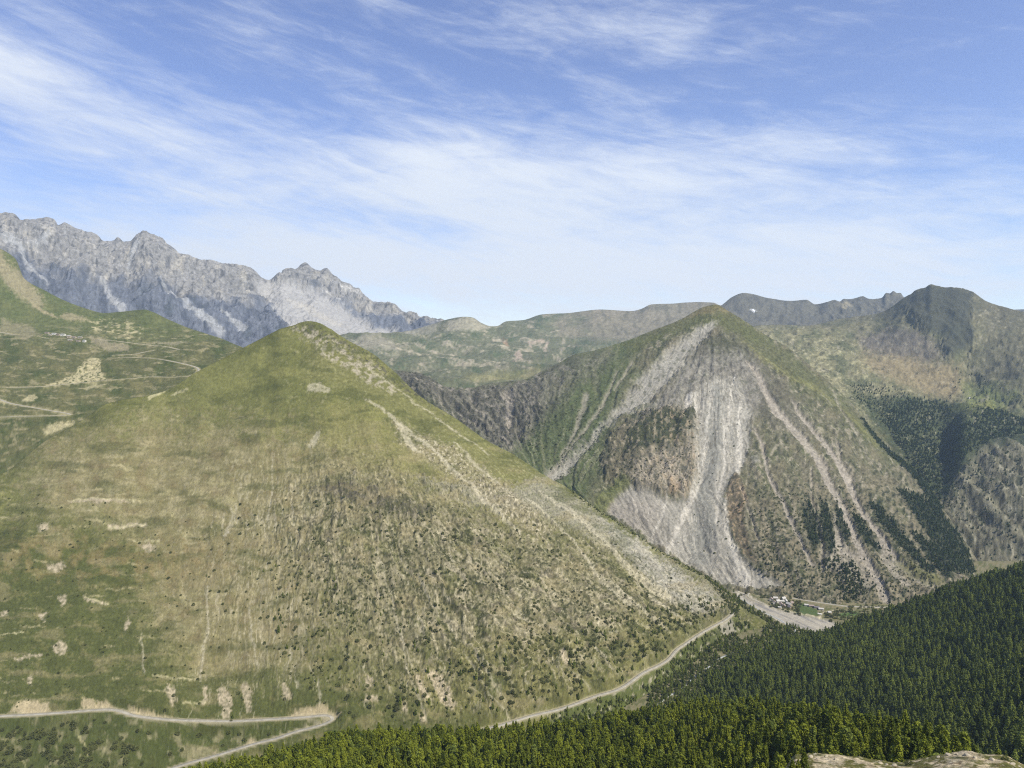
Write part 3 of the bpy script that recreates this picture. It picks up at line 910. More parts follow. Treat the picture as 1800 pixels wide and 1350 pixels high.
# ================================================================== 5. green hill on the left with hamlet and hairpins
L6 = Sheet('grassy_hill', -350, 560,
           [[(-350, 1050, 1400), (0, 890, 1600), (130, 810, 1680), (300, 750, 1760), (430, 700, 1830), (560, 720, 1850)],
            [(-350, 800, 1750), (0, 725, 1880), (130, 728, 1850), (250, 700, 1920), (350, 662, 2040), (450, 655, 2100), (560, 690, 2100)],
            [(-350, 620, 2450), (0, 612, 2400), (120, 603, 2480), (250, 608, 2450), (350, 625, 2300), (430, 628, 2250), (560, 660, 2250)],
            [(-350, 560, 2750), (0, 580, 2650), (120, 583, 2680), (250, 588, 2650), (330, 603, 2500), (430, 622, 2350), (560, 650, 2350)],
            [(-350, 330, 3400), (-100, 400, 3300), (0, 437, 3200), (27, 455, 3180), (43, 490, 3100), (83, 513, 3050), (110, 527, 3030), (150, 542, 3000), (183, 550, 2980), (213, 548, 2950), (253, 544, 2900), (273, 550, 2880), (293, 560, 2850),
             (333, 577, 2750), (383, 593, 2650), (417, 607, 2500), (450, 618, 2450), (560, 645, 2450)],
            ('off', 4, 250, -160), ('off', 5, 400, -400)], [40, 90, 30, 60, 70, 8, 6], D, 4)

R_HILL = [
    ([(-80, 686), (7, 682), (67, 680), (100, 677), (142, 673), (191, 668), (233, 665), (267, 662), (300, 663), (327, 662), (342, 658), (351, 653), (351, 649), (333, 642), (311, 637), (284, 632), (251, 629), (209, 628)], 7.5),
    ([(200, 624), (225, 623), (242, 622), (252, 619), (271, 616)], 6.5),
    ([(-80, 575), (0, 584), (22, 588), (60, 592), (100, 596), (150, 595), (187, 598), (233, 603), (267, 607), (296, 610), (316, 615)], 7),
    ([(-40, 694), (0, 702), (13, 708), (33, 712), (67, 718), (96, 723), (120, 727), (128, 728.5), (120, 730), (90, 731), (56, 731.5), (0, 733), (-60, 736)], 7)]
R_NEAR = [
    ([(-120, 1268), (-60, 1264), (0, 1259), (60, 1256), (120, 1252), (170, 1248), (195, 1247), (215, 1251), (235, 1258), (265, 1262), (310, 1266), (350, 1267), (400, 1268), (450, 1266), (500, 1263), (545, 1260), (572, 1257), (585, 1259),
      (587, 1264), (577, 1270), (545, 1280), (520, 1286), (490, 1297), (450, 1307), (420, 1316), (395, 1324), (360, 1334), (320, 1345), (290, 1356)], 8),
    ([(790, 1304), (845, 1284), (880, 1275), (940, 1257), (980, 1248), (1010, 1238), (1050, 1223), (1085, 1213), (1110, 1198), (1130, 1183), (1160, 1169), (1178, 1157), (1187, 1144), (1205, 1132), (1225, 1118), (1250, 1103), (1275, 1090),
      (1287, 1080), (1293, 1073)], 8)]
ROADS = []


def dense(pts, step=4.):
    q = np.array(pts, float)
    d = np.r_[0, np.cumsum(np.hypot(np.diff(q[:, 0]), np.diff(q[:, 1])))]
    t = np.linspace(0, d[-1], int(d[-1] / step) + 2)
    return np.stack([pchip(t, d, q[:, i]) if q.shape[1] == 2 else np.interp(t, d, q[:, i]) for i in range(2)], 1)


def smooth_line(P, it=3):
    P = P.copy()
    for _ in range(it):
        P[1:-1] = (P[:-2] + 2 * P[1:-1] + P[2:]) / 4
    return P


def lay_road(sh, pts, width, ylo=None, yhi=None):
    q = dense(pts)
    P = sh.hit(q[:, 0], q[:, 1], ylo, yhi)
    # drop points that landed on another fold
    d = np.r_[0, np.hypot(np.diff(P[:, 0]), np.diff(P[:, 1]))]
    P = P[d < 90]
    P = smooth_line(P, 4)
    # resample to even metres
    L = np.r_[0, np.cumsum(np.hypot(np.diff(P[:, 0]), np.diff(P[:, 1])))]
    t = np.arange(0, L[-1], 3.0)
    P = np.stack([np.interp(t, L, P[:, i]) for i in range(3)], 1)
    zz = P.copy()
    zz = smooth_line(zz, 10)
    P[:, 2] = zz[:, 2]
    ROADS.append((sh, P, width))
    return P


for r, wd in R_HILL:
    lay_road(L6, r, wd, 1650, 2750)

s = L6
cw = np.clip(np.abs(s.T - 4) * 3, .15, 1)
s.Z += cw * (fbm(s.X / 260, s.Y / 260, 4, 121) * 15 + fbm(s.X / 70, s.Y / 70, 5, 122, .6) * 5)
for sh, P, wd in ROADS:
    if sh is s:
        s.press(P, wd * .7, wd * .7 + 9)
p = Paint(s, S(106, 108, 66))
mid = fbm(s.PX / 46, s.PY / 22, 5, 123)
fine = fbm(s.PX / 8, s.PY / 4.5, 4, 124)
p.blend(S(84, 96, 48), sst(mid, .0, .35) * .8)
p.blend(S(128, 122, 78), sst(-mid + .3 * fine, .08, .4) * .65)
upz = 1 - sst(s.PY, 560, 620)
p.blend(S(104, 116, 66), upz * .55)
p.blend(S(156, 146, 110), sst(fbm(s.PX / 34, s.PY / 7, 6, 125, .64), .10, .3) * .65 * sst(s.PY, 560, 590))
p.blend(S(166, 152, 124), p.poly([(-60, 400), (0, 438), (14, 462), (40, 480), (62, 508), (80, 528), (72, 540), (55, 536), (30, 520), (12, 500), (0, 480), (-60, 470)], 6, 10) * .62)
p.blend(S(160, 148, 116), p.line([(60, 536, 3), (80, 548, 2), (100, 558, 1.5)], 2, 4) * .8 + p.poly([(103, 556), (118, 550), (140, 556), (160, 564), (140, 566), (110, 563)], 3, 5) * .7)
cream = S(178, 168, 128)
p.blend(cream, p.poly([(164, 623), (178, 629), (176, 644), (186, 664), (156, 671), (96, 677), (73, 681), (112, 664), (133, 651), (142, 640)], 2, 5) * sst(fbm(s.PX / 7, s.PY / 3, 4, 126, .6), -.22, -.02) * .9)
p.blend(cream, p.poly([(142, 679), (160, 674), (190, 672), (180, 680), (152, 684)], 2, 6) * .7 + p.poly([(36, 701), (60, 690), (68, 700), (60, 708), (45, 706)], 2, 6) * .8)
p.blend(S(150, 140, 112), p.poly([(155, 590), (190, 600), (230, 606), (225, 614), (180, 610), (160, 600)], 3, 6) * .8 + p.poly([(0, 560), (60, 575), (70, 590), (40, 598), (0, 585)], 5, 10) * .6)
p.blend(cream, p.poly([(150, 565), (200, 562), (250, 575), (245, 598), (200, 595), (160, 580)], 6, 10) * sst(fbm(s.PX / 14, s.PY / 5, 5, 127, .65), .0, .2) * .85)
p.blend(S(156, 148, 118), p.poly([(270, 600), (300, 598), (335, 600), (300, 608)], 3, 4) * .7)
p.blend(cream, p.poly([(75, 755), (90, 745), (130, 738), (128, 745), (105, 755), (80, 762)], 3, 6) * .8 + p.poly([(0, 700), (10, 702), (8, 710), (0, 708)], 2, 3) * .8)
rd = s.road
p.blend(S(168, 158, 122), (1 - sst(rd, 5, 9)) * .75)
p.C *= 1.1 * (1 + .3 * fine + .24 * fbm(s.PX / 3, s.PY / 2, 2, 128))[..., None]
TURFM = ground_mat('hill_turf', .16, .25, .35)
build_sheet(s, p, TURFM, 'green alpine hill on the left with hairpin roads and a white hamlet', 'hill')

# ================================================================== 6. the big grassy mountain in front
L7 = Sheet('grassy_mountain', -350, 1400,
           [[(-350, 1500, 950), (0, 1425, 990), (400, 1417, 1000), (700, 1410, 1010), (900, 1385, 1050), (1100, 1290, 1210), (1200, 1206, 1360), (1290, 1130, 1560), (1400, 1140, 1600)],
            [(-350, 1250, 1130), (0, 1259, 1120), (200, 1248, 1125), (400, 1267, 1120), (590, 1262, 1120), (750, 1278, 1115), (850, 1284, 1120), (980, 1248, 1180), (1100, 1203, 1280), (1200, 1135, 1430), (1290, 1078, 1600), (1400, 1130, 1620)],
            [(-350, 1090, 1280), (0, 1050, 1310), (283, 960, 1430), (543, 900, 1480), (743, 950, 1440), (900, 1030, 1380), (1000, 1050, 1420), (1100, 1060, 1480), (1200, 1060, 1560), (1290, 1072, 1630), (1400, 1125, 1640)],
            [(-350, 950, 1500), (0, 835, 1650), (83, 773, 1710), (147, 737, 1750), (187, 710, 1780), (283, 690, 1830), (353, 650, 1880), (417, 617, 1930), (450, 600, 1950), (470, 590, 1970), (493, 578, 1980), (518, 571, 1990), (530, 566, 2000), (543, 564, 2000),
             (556, 566, 1990), (580, 577, 1975), (600, 591, 1965), (620, 603, 1950), (650, 619, 1930), (687, 648, 1900), (743, 700, 1870), (800, 735, 1840), (853, 773, 1815), (900, 798, 1790), (967, 842, 1760), (983, 850, 1755), (1010, 866, 1745), (1050, 896, 1730), (1100, 926, 1710),
             (1150, 961, 1695), (1200, 991, 1685), (1233, 1009, 1680), (1277, 1040, 1670), (1300, 1064, 1665), (1330, 1100, 1660), (1400, 1120, 1660)],
            ('off', 3, 80, -70), ('off', 4, 250, -260)], [36, 130, 180, 10, 8], 1.45, 3)
for r, wd in R_NEAR:
    lay_road(L7, r, wd, 960, 1640)
s = L7
s.flow([[(-350, 700), (-350, 1400)], [(60, 640), (0, 1300)], [(320, 640), (250, 1250)], [(480, 600), (430, 900), (385, 1250)], [(545, 560), (535, 800), (520, 1250)], [(575, 575), (640, 850), (663, 967), (747, 1267)],
        [(600, 591), (740, 850), (817, 983), (950, 1250)], [(650, 620), (900, 880), (1060, 1027), (1200, 1140)], [(700, 655), (900, 797), (1100, 927), (1297, 1063), (1420, 1150)]])
U, V = s.U + fbm(s.PX / 60, s.PY / 60, 4, 98) * .16, s.V
p = Paint(s, S(116, 118, 62))
mid = fbm(s.PX / 60, s.PY / 34, 5, 131)
mid2 = fbm(s.PX / 26, s.PY / 20, 4, 132)
fine = fbm(s.PX / 6, s.PY / 5, 4, 133)
vf = fbm(s.PX / 2.4, s.PY / 2.4, 2, 134)
stk = fbm(U * 8, V * 1.1, 4, 135)
stkf = fbm(U * 22, V * 2.4, 4, 136)
sz_ = sst(s.PX + mid * 80, 330, 470) * sst(s.PY + mid * 40, 740, 880)
stk, stkf = stk * (.35 + .65 * sz_), stkf * (.3 + .7 * sz_)
terr = 1.4 * fbm(s.PX / 70 + mid * 2, s.PY / 9, 4, 129)
stkr = ridged(U * 13, V * 1.5, 3, 137) - (1 - sz_) * .3
rocky = p.poly([(560, 855), (640, 850), (760, 890), (900, 930), (1000, 950), (1120, 985), (1230, 1050), (1290, 1080), (1200, 1110), (1080, 1180), (900, 1245), (760, 1240), (640, 1170), (560, 1060), (500, 940)], 75, 70)
dry = p.poly([(60, 770), (330, 745), (480, 760), (600, 760), (720, 800), (850, 880), (930, 950), (620, 900), (600, 1000), (560, 1180), (330, 1205), (230, 1120), (260, 960), (60, 900)], 55, 60)
rim = p.poly([(740, 850), (860, 860), (960, 845), (1040, 895), (1150, 970), (1290, 1060), (1270, 1075), (1180, 1040), (1080, 970), (980, 920), (880, 900)], 16, 20)
steep = np.clip(rocky + rim, 0, 1)
cw = np.clip(np.abs(s.T - 3) * 4, .15, 1) * np.clip(s.T, .3, 1)
s.Z += cw * (fbm(s.X / 210, s.Y / 210, 3, 138) * 16 + fbm(s.X / 55, s.Y / 55, 3, 139) * 2.0 + ridged(U * 4.2, V * .5, 3, 140) * (2.6 + 4.5 * steep) * sst(s.PY, 640, 760) + ridged(s.X / 60, s.Y / 44, 4, 125) * (1.0 + 2.5 * steep) + ridged(U * 15, V * 1.4, 3, 130) * (.1 + 1.1 * steep))
s.Z += cw * steep * ridged(s.X / 26, s.Y / 26, 4, 141) * 3.4 + (fbm(s.X / 16, s.Y / 16, 4, 127, .6) * 1.6 + ridged(s.X / 9, s.Y / 9, 2, 126) * .7 * sst(s.PX, 560, 700)) * (1 - sst(s.road, 99, 99.5)) 
crg = p.poly([(565, 860), (600, 850), (650, 862), (700, 885), (760, 900), (740, 915), (680, 905), (600, 885)], 8, 16)
s.Z += crg * ridged(s.X / 18, s.Y / 24, 3, 142) * 5
# --- cover
p.blend(S(92, 97, 50), sst(mid2 + fine * .3, .0, .35) * .6)
p.blend(S(152, 146, 108), sst(fbm(s.PX / 15, s.PY / 11, 6, 128, .66), .2, .36) * .5)
p.blend(S(136, 134, 74), sst(-mid + .3 * stk, .05, .4) * .6)
bril = p.poly([(540, 600), (600, 595), (700, 665), (800, 740), (900, 800), (960, 845), (880, 850), (800, 800), (700, 730), (600, 680), (540, 660)], 20, 20)
p.blend(S(130, 127, 76), bril * .55)
p.blend(S(150, 146, 104), bril * sst(stkf + fine * .4, .05, .35) * .7)
lspur = p.poly([(520, 590), (400, 640), (260, 720), (120, 790), (0, 870), (-200, 960), (-200, 1000), (40, 900), (200, 800), (330, 740), (440, 680)], 24, 26)
p.blend(S(130, 130, 72), lspur * .55)
p.blend(S(143, 132, 95), dry * .66)
p.blend(S(160, 150, 112), dry * sst(mid2 + .4 * stkf, .0, .4) * .6)
p.blend(S(132, 116, 78), dry * sst(-mid2 + .3 * fine, .08, .4) * .45)
p.blend(S(168, 160, 132), np.maximum(dry, rocky) * sst(stkr + .35 * fine, .55, .8) * .5)
p.blend(S(136, 132, 76), p.poly([(590, 700), (700, 760), (840, 850), (930, 940), (800, 890), (680, 840), (600, 800), (540, 760)], 20, 24) * .6)
p.blend(S(156, 148, 104), (1 - sst(s.PX, 380, 520)) * sst(s.PY, 780, 860) * sst(terr + mid2 * .6, .2, .5) * .55)
low = p.poly([(-350, 920), (120, 930), (250, 960), (250, 1080), (330, 1190), (600, 1190), (760, 1235), (850, 1290), (860, 1420), (-350, 1420)], 40, 50)
p.blend(S(94, 101, 50), low * .85)
p.blend(S(140, 122, 78), p.poly([(0, 940), (240, 950), (420, 960), (400, 1010), (220, 1030), (0, 1000)], 24, 40) * sst(mid2, -.25, .25) * .7)
p.blend(S(128, 122, 76), low * sst(mid2 + fine * .4, .12, .4) * .55)
p.blend(S(138, 130, 100), rocky * .72)
p.blend(S(118, 110, 90), rocky * sst(fbm(s.PX / 16, s.PY / 16, 4, 143) + .3 * stk, .05, .35) * .7 * sst(s.PX, 700, 820))
p.blend(S(150, 142, 114), rocky * sst(fine + .6 * stkf + .5 * mid2, .12, .45) * .6)
p.blend(S(104, 108, 52), rocky * sst(stk + .5 * mid2, .1, .35) * .6)
p.blend(S(78, 82, 48), rocky * sst(-fine - .35 * stkf + .5 * mid2, .08, .34) * .7)
lower_g = p.poly([(700, 1180), (860, 1120), (1000, 1130), (1130, 1090), (1250, 1085), (1190, 1130), (1100, 1190), (980, 1240), (860, 1275), (740, 1262)], 24, 30)
p.blend(S(124, 122, 62), lower_g * .6)
p.blend(S(78, 90, 44), lower_g * sst(stk + fine * .5, .05, .3) * .6)
p.blend(S(158, 152, 136), rim * .72)
p.blend(S(118, 116, 88), rim * sst(fine + stkf * .6, .05, .3) * .6)
p.blend(S(166, 162, 150), p.poly([(1050, 910), (1120, 950), (1220, 1025), (1275, 1065), (1240, 1085), (1180, 1060), (1120, 1000)], 8, 12) * .75)
p.blend(S(84, 80, 70), crg * sst(fine, -.3, .1) * .85)
p.blend(S(100, 94, 78), rocky * sst(fbm(s.PX / 30, s.PY / 24, 6, 149, .68), .10, .3) * .5)
p.blend(S(100, 96, 86), p.poly([(500, 575), (545, 566), (610, 598), (700, 655), (800, 730), (790, 735), (680, 665), (560, 590)], 5, 6) * sst(fbm(s.PX / 9, s.PY / 7, 3, 144), .0, .3) * .6)
p.blend(S(172, 162, 144), p.poly([(515, 578), (545, 572), (600, 602), (665, 648), (700, 690), (680, 690), (630, 660), (560, 618)], 6, 10) * sst(fbm(s.PX / 12, s.PY / 9, 5, 107, .64), -.1, .2) * .75)
p.blend(S(80, 78, 60), p.poly([(495, 570), (545, 564), (620, 603), (700, 655), (780, 730), (700, 680), (600, 620), (530, 585)], 5, 8) * sst(fbm(s.PX / 5, s.PY / 4, 4, 106, .64), .1, .3) * .7)
mat_ = .6 * fbm(U * 11, V * 3.0, 5, 148, .6) + .5 * fbm(s.PX / 11, s.PY / 12, 4, 105, .6)
std_ = fbm(U * 16, V * 1.6, 5, 104, .62)
p.blend(S(172, 162, 136), rocky * sst(s.PX, 600, 760) * sst(std_ + .2 * fine, .12, .3) * .55)
p.blend(S(84, 86, 50), rocky * sst(s.PX, 560, 700) * sst(-std_ + .2 * fine, .14, .32) * .6)
s.Z += std_ * rocky * 3.0
p.blend(S(78, 82, 46), np.clip(rocky + lower_g * .6, 0, 1) * sst(mat_ + .3 * mid2, .10, .24) * .75)
p.blend(S(66, 71, 40), rocky * sst(mat_ + .3 * mid2, .28, .42) * .6)
p.blend(S(168, 158, 130), np.clip(rocky + dry * .5, 0, 1) * sst(-mat_ - .2 * mid2 + .3 * stkf, .14, .34) * .55)
band = p.poly([(690, 738), (745, 762), (820, 802), (900, 862), (975, 935), (950, 950), (880, 902), (800, 842), (730, 802), (700, 780)], 8, 14)
p.blend(S(150, 140, 108), band * .6)
p.blend(S(188, 178, 154), band * sst(fbm(s.PX / 5, s.PY / 5, 4, 108, .65), .05, .25) * .7)
p.blend(S(84, 80, 54), band * sst(fbm(s.PX / 6, s.PY / 6, 4, 109, .65), .1, .28) * .75)
s.Z += band * ridged(s.X / 14, s.Y / 14, 3, 110) * 2.2
tn = sst(ridged(U * 15 + fine * .06, V * .5, 2, 112), .82, .95) * sst(s.PY, 800, 900) * sst(s.PX, 260, 380) * sst(mid2 + fine * .3, -.3, .1)
p.blend(S(180, 172, 146), tn * .6)
tn2 = sst(ridged(U * 11 + fine * .06, V * .45, 2, 113), .80, .95) * sst(s.PY, 760, 900) * sst(s.PX, 300, 450)
p.blend(S(92, 92, 54), tn2 * .45)
s.Z -= tn * 1.2 + tn2 * 2.2
tg = fbm(s.PX / 90, s.PY / 26, 5, 111, .55)
p.blend(S(88, 94, 46), sst(tg, .06, .3) * .5 * (1 - rocky))
p.blend(S(150, 138, 100), sst(-tg, .12, .36) * .45 * sst(s.PY, 700, 800))
# pale stony lines that follow the fall of the slope
for a in ([(405, 890, 1), (408, 905, 2), (400, 935, 3), (392, 948, 1)], [(415, 885, 1), (412, 910, 1.5), (402, 938, 1.5)], [(365, 1030, 1.5), (366, 1100, 2), (357, 1150, 2), (352, 1195, 2)], [(250, 1120, 1), (250, 1170, 1.5), (254, 1190, 2)],
          [(438, 1070, 1), (444, 1120, 1.6), (452, 1165, 1.6)], [(482, 900, 1), (483, 935, 1)], [(520, 840, 1), (513, 880, 1), (517, 930, .8)], [(560, 1200, 1), (562, 1240, 2)], [(663, 967, .8), (690, 1060, 1), (716, 1180, 1.3), (750, 1270, 1.6)],
          [(700, 1110, 1), (735, 1200, 1.4), (760, 1240, 1)], [(735, 1020, 1), (770, 1085, 1), (800, 1120, 1)], [(860, 1010, 1), (930, 1100, 1), (975, 1170, 1)], [(930, 880, 2), (1000, 950, 2.4), (1060, 1030, 2), (1110, 1075, 2)],
          [(1060, 1020, 2.5), (1110, 1065, 3), (1160, 1105, 2), (1180, 1120, 1)], [(1120, 1030, 2), (1180, 1080, 2.5), (1215, 1100, 1.5)], [(950, 870, 3), (1000, 900, 4), (1060, 955, 5), (1110, 1010, 6), (1170, 1050, 8)],
          [(700, 745, 3), (715, 770, 6), (730, 790, 5), (740, 800, 1)], [(640, 700, 2), (690, 735, 3), (760, 790, 3), (820, 850, 3), (880, 905, 3), (915, 945, 2)], [(800, 780, 1.5), (850, 830, 2), (900, 870, 2)],
          [(640, 640, 1), (720, 700, 1.3), (800, 760, 1.3), (860, 800, 1)], [(480, 800, 1), (478, 860, 1), (470, 930, 1)], [(560, 760, 3), (552, 775, 5), (545, 782, 3)], [(545, 683, 6), (560, 684, 9), (575, 686, 4)],
          [(820, 1160, 1), (860, 1230, 1.5), (900, 1262, 1)], [(1040, 1140, 2), (1075, 1175, 3), (1085, 1185, 2)], [(990, 1180, 1), (1040, 1215, 1)], [(880, 1230, 1.2), (850, 1180, 2), (838, 1165, 1.5)]):
    p.blend(S(178, 170, 146), p.line(a, 1.8, 7) * .6 * sst(fine + .3, -.3, .2))
# bare scars: small worn patches and terrace lips across the left of the slope
rs = random.Random(5)
for i in range(150):
    x, y = rs.uniform(-20, 420), rs.uniform(800, 1240)
    if x > 250 and y > 950 and rs.random() < .6:
        continue
    L_ = rs.choice((3, 5, 8, 14, 26)) * rs.uniform(.7, 1.3)
    k_ = rs.uniform(-.12, .12)
    p.blend(S(168, 158, 118), p.line([(x - L_, y + L_ * k_, .3), (x, y, rs.uniform(.6, 2.0)), (x + L_, y - L_ * k_, .3)], 1.6, 7) * rs.uniform(.3, .75))
for i in range(60):
    x, y = rs.uniform(340, 900), rs.uniform(880, 1230)
    L_ = rs.uniform(10, 40)
    dx_ = (x - 420) * .0012 * L_
    p.blend(S(172, 162, 132), p.line([(x, y, .4), (x + dx_, y + L_ * .5, rs.uniform(.6, 2.4)), (x + dx_ * 2, y + L_, .4)], 1.6, 6) * rs.uniform(.3, .7))
for q in ([(291, 1215), (296, 1207), (306, 1208), (312, 1222), (308, 1238), (303, 1242), (297, 1232)], [(385, 1205), (392, 1202), (402, 1215), (408, 1235), (402, 1258), (390, 1260), (388, 1240), (380, 1225)],
          [(425, 1202), (434, 1199), (442, 1210), (444, 1228), (440, 1245), (434, 1247), (428, 1225)], [(495, 1200), (501, 1198), (510, 1215), (511, 1228), (498, 1228)], [(731, 1187), (738, 1193), (748, 1215), (760, 1232), (745, 1235), (738, 1220), (732, 1205)],
          [(752, 1180), (765, 1176), (778, 1190), (790, 1215), (802, 1240), (800, 1253), (780, 1240), (765, 1215)], [(640, 1200), (655, 1198), (658, 1215), (645, 1222)], [(640, 1232), (662, 1230), (665, 1242), (640, 1243)],
          [(704, 1240), (716, 1240), (716, 1256), (706, 1254)], [(735, 1262), (746, 1258), (752, 1278), (740, 1280)], [(985, 1150), (995, 1150), (1004, 1175), (998, 1185), (988, 1168)], [(66, 930), (84, 926), (86, 938), (66, 940)], [(84, 990), (110, 984), (116, 995), (98, 1003), (86, 998)],
          [(245, 958), (262, 954), (276, 964), (260, 969)], [(102, 1052), (116, 1050), (118, 1065), (108, 1072)], [(92, 1140), (106, 1130), (122, 1142), (110, 1154), (94, 1148)], [(150, 1058), (186, 1062), (188, 1066), (152, 1063)], [(26, 1162), (75, 1152), (75, 1156), (30, 1168)],
          [(190, 926), (256, 918), (257, 923), (190, 933)], [(218, 1105), (226, 1090), (230, 1100), (222, 1115)], [(70, 1085), (84, 1080), (78, 1100)], [(52, 1192), (58, 1192), (56, 1206), (50, 1204)], [(0, 1072), (14, 1068), (14, 1076), (0, 1080)], [(355, 1235), (358, 1205), (366, 1206), (362, 1232)], [(118, 888), (180, 880), (230, 884), (180, 890)]):
    p.blend(S(178, 164, 138), p.poly(q, 2.5, 9) * (.42 + .45 * sst(fine, -.4, .2)))
for a in ([(270, 1192, 1.5), (310, 1194, 1.5), (350, 1191, 1.5)], [(320, 1238, 1.3), (350, 1233, 1.5), (362, 1230, 1.2)], [(120, 885, 1), (160, 882, 1.2), (240, 880, 1)], [(0, 1118, 1), (40, 1112, 1)], [(150, 1058, 1), (190, 1066, 1)], [(190, 930, 1.2), (255, 921, 1.6)], [(235, 952, 1), (280, 951, 1)], [(310, 690, 1), (330, 684, 1.4)], [(262, 700, 3), (285, 689, 2), (296, 684, 1)], [(300, 695, 1), (325, 688, 1)]):
    p.blend(S(180, 172, 132), p.line(a, 1.6, 4) * .75)
# banks beside the road
bank = (1 - sst(s.road, 6, 15)) * sst(s.PY * 0 + s.Y, 0, 1)
p.blend(S(170, 156, 122), bank * sst(mid2 + fine * .3, -.25, .1) * .8)
for q in ([(15, 1249), (30, 1235), (60, 1231), (85, 1235), (90, 1248), (60, 1252)], [(140, 1243), (145, 1230), (190, 1235), (205, 1243)], [(232, 1256), (225, 1242), (270, 1252), (310, 1260)], [(500, 1258), (520, 1246), (570, 1240), (590, 1252), (600, 1260)],
          [(316, 1312), (330, 1306), (370, 1308), (390, 1318), (370, 1328), (340, 1336), (316, 1330)], [(420, 1312), (440, 1292), (460, 1300), (445, 1308)]):
    p.blend(S(184, 168, 134), p.poly(q, 3, 6) * .85)
for a in ([(190, 1290, 1), (186, 1310, 1.8), (179, 1330, 1.8)], [(130, 1275, 5), (138, 1290, 4), (150, 1312, 1), (155, 1325, 1.4)], [(40, 1330, 1.5), (46, 1350, 1.5)]):
    p.blend(S(176, 168, 124), p.line(a, 1.4, 3) * .85)
under = p.poly([(-350, 1268), (0, 1268), (200, 1258), (400, 1276), (560, 1272), (400, 1330), (300, 1420), (-350, 1420)], 6, 6)
p.blend(S(84, 96, 44), under * .6 * sst(mid2, -.5, .1))
p.blend(S(150, 142, 108), under * sst(fbm(s.PX / 18, s.PY / 22, 4, 145), .12, .35) * .6)
nose = p.poly([(1150, 1180), (1230, 1120), (1290, 1085), (1330, 1110), (1300, 1160), (1180, 1260), (1050, 1290), (880, 1330), (900, 1290), (1050, 1235)], 8, 14)
p.blend(S(92, 106, 48), nose * .7)
p.blend(S(170, 162, 140), nose * sst(fbm(s.PX / 10, s.PY / 10, 4, 146), .14, .34) * .8)
p.blend(S(168, 162, 150), p.poly([(1262, 1110), (1285, 1095), (1300, 1120), (1290, 1130), (1268, 1128)], 4, 8) * .8)
p.C *= 1.08 * (1 + (.30 + .2 * steep) * fine + (.24 + .2 * steep) * vf + .10 * stkf + .10 * mid2)[..., None]
# dark low juniper and boulders as ground cover speckle
spk = fbm(s.PX / 3.4, s.PY / 2.8, 2, 147)
zone = np.clip(rocky * 1.1 + dry * .35 + low * .25 + rim * .7, 0, 1)
p.blend(S(66, 72, 38), sst(spk + mid2 * .4, .34, .5) * zone * .7)
p.blend(S(178, 168, 142), sst(-spk + mid2 * .4, .42, .58) * np.clip(rocky + rim + dry * .3, 0, 1) * .45)
for sh, P, wd in ROADS:
    if sh is s:
        s.press(P, wd * .62, wd * .62 + 9)
p.blend(S(176, 166, 138), (1 - sst(s.road, 5.0, 7.5)) * .8)
build_sheet(s, p, ground_mat('mountain_turf', .35, .28, .4), 'big grassy mountain with rocky ribs above the winding road', 'mountain')

# ================================================================== 7. valley floor
L8 = Sheet('valley_floor', 850, 1850,
           [[(850, 1500, 900), (1850, 1500, 900)], [(850, 1282, 1200), (1300, 1282, 1200), (1850, 1282, 1200)], [(850, 1112, 1600), (1850, 1112, 1600)], [(850, 1027, 1930), (1300, 1027, 1930), (1850, 1027, 1930)], [(850, 990, 2100), (1850, 995, 2100)]], [10, 70, 80, 10], 1.75, 3)
s = L8
s.crest = 4
s.Z[:] = -650 + fbm(s.X / 90, s.Y / 90, 3, 151) * 2.2
p = Paint(s, S(142, 134, 100))
fine = fbm(s.PX / 6, s.PY / 3, 4, 152)
p.blend(S(100, 108, 58), sst(fine + .5 * fbm(s.PX / 22, s.PY / 10, 3, 155), -.1, .2) * .75)
bed = p.poly([(1278, 1036), (1292, 1042), (1320, 1056), (1350, 1072), (1372, 1080), (1400, 1085), (1440, 1095), (1500, 1112), (1500, 1140), (1410, 1117), (1385, 1108), (1360, 1095), (1335, 1082), (1310, 1066), (1290, 1050)], 2, 3)
bed2 = p.line([(1300, 1120, 9), (1330, 1125, 8), (1345, 1132, 5)], 3, 4)
brd = fbm((s.PX - 1290 + (s.PY - 1040) * .2) / 60, (s.PY - (s.PX - 1290) * .45) / 4, 4, 153)
p.blend(S(176, 169, 154), bed)
p.blend(S(136, 134, 134), bed * sst(brd, .02, .3) * .7)
s.Z -= bed * 2.2
stream_pts = [(1290, 1047, 1.0), (1320, 1062, 1.2), (1350, 1080, 1.2), (1370, 1088, 1.1), (1385, 1097, 1.2), (1410, 1104, 1.2), (1450, 1122, 1.2)]
p.blend(S(94, 116, 60), p.poly([(1394, 1082), (1402, 1072), (1412, 1068), (1436, 1080), (1440, 1090), (1420, 1090)], 1.5, 1) * .95)
p.blend(S(92, 124, 54), p.poly([(1466, 1088), (1500, 1083), (1520, 1088), (1480, 1094)], 2, 2) * .9)
p.blend(S(190, 180, 150), p.line([(1372, 1078, .8), (1400, 1085, 1), (1425, 1090, 1), (1443, 1095, 1.2)], 1, 1) * .9 + p.line([(1440, 1095, 1), (1447, 1085, 1), (1460, 1082, .8), (1500, 1081, .8)], 1, 1) * .9)
p.blend(S(160, 150, 122), p.poly([(1300, 1036), (1400, 1047), (1560, 1062), (1560, 1069), (1400, 1058), (1330, 1046)], 2, 2) * .6)
p.blend(S(160, 154, 130), p.poly([(1320, 1048), (1340, 1048), (1360, 1066), (1345, 1066)], 2, 3) * .5)
vr = []
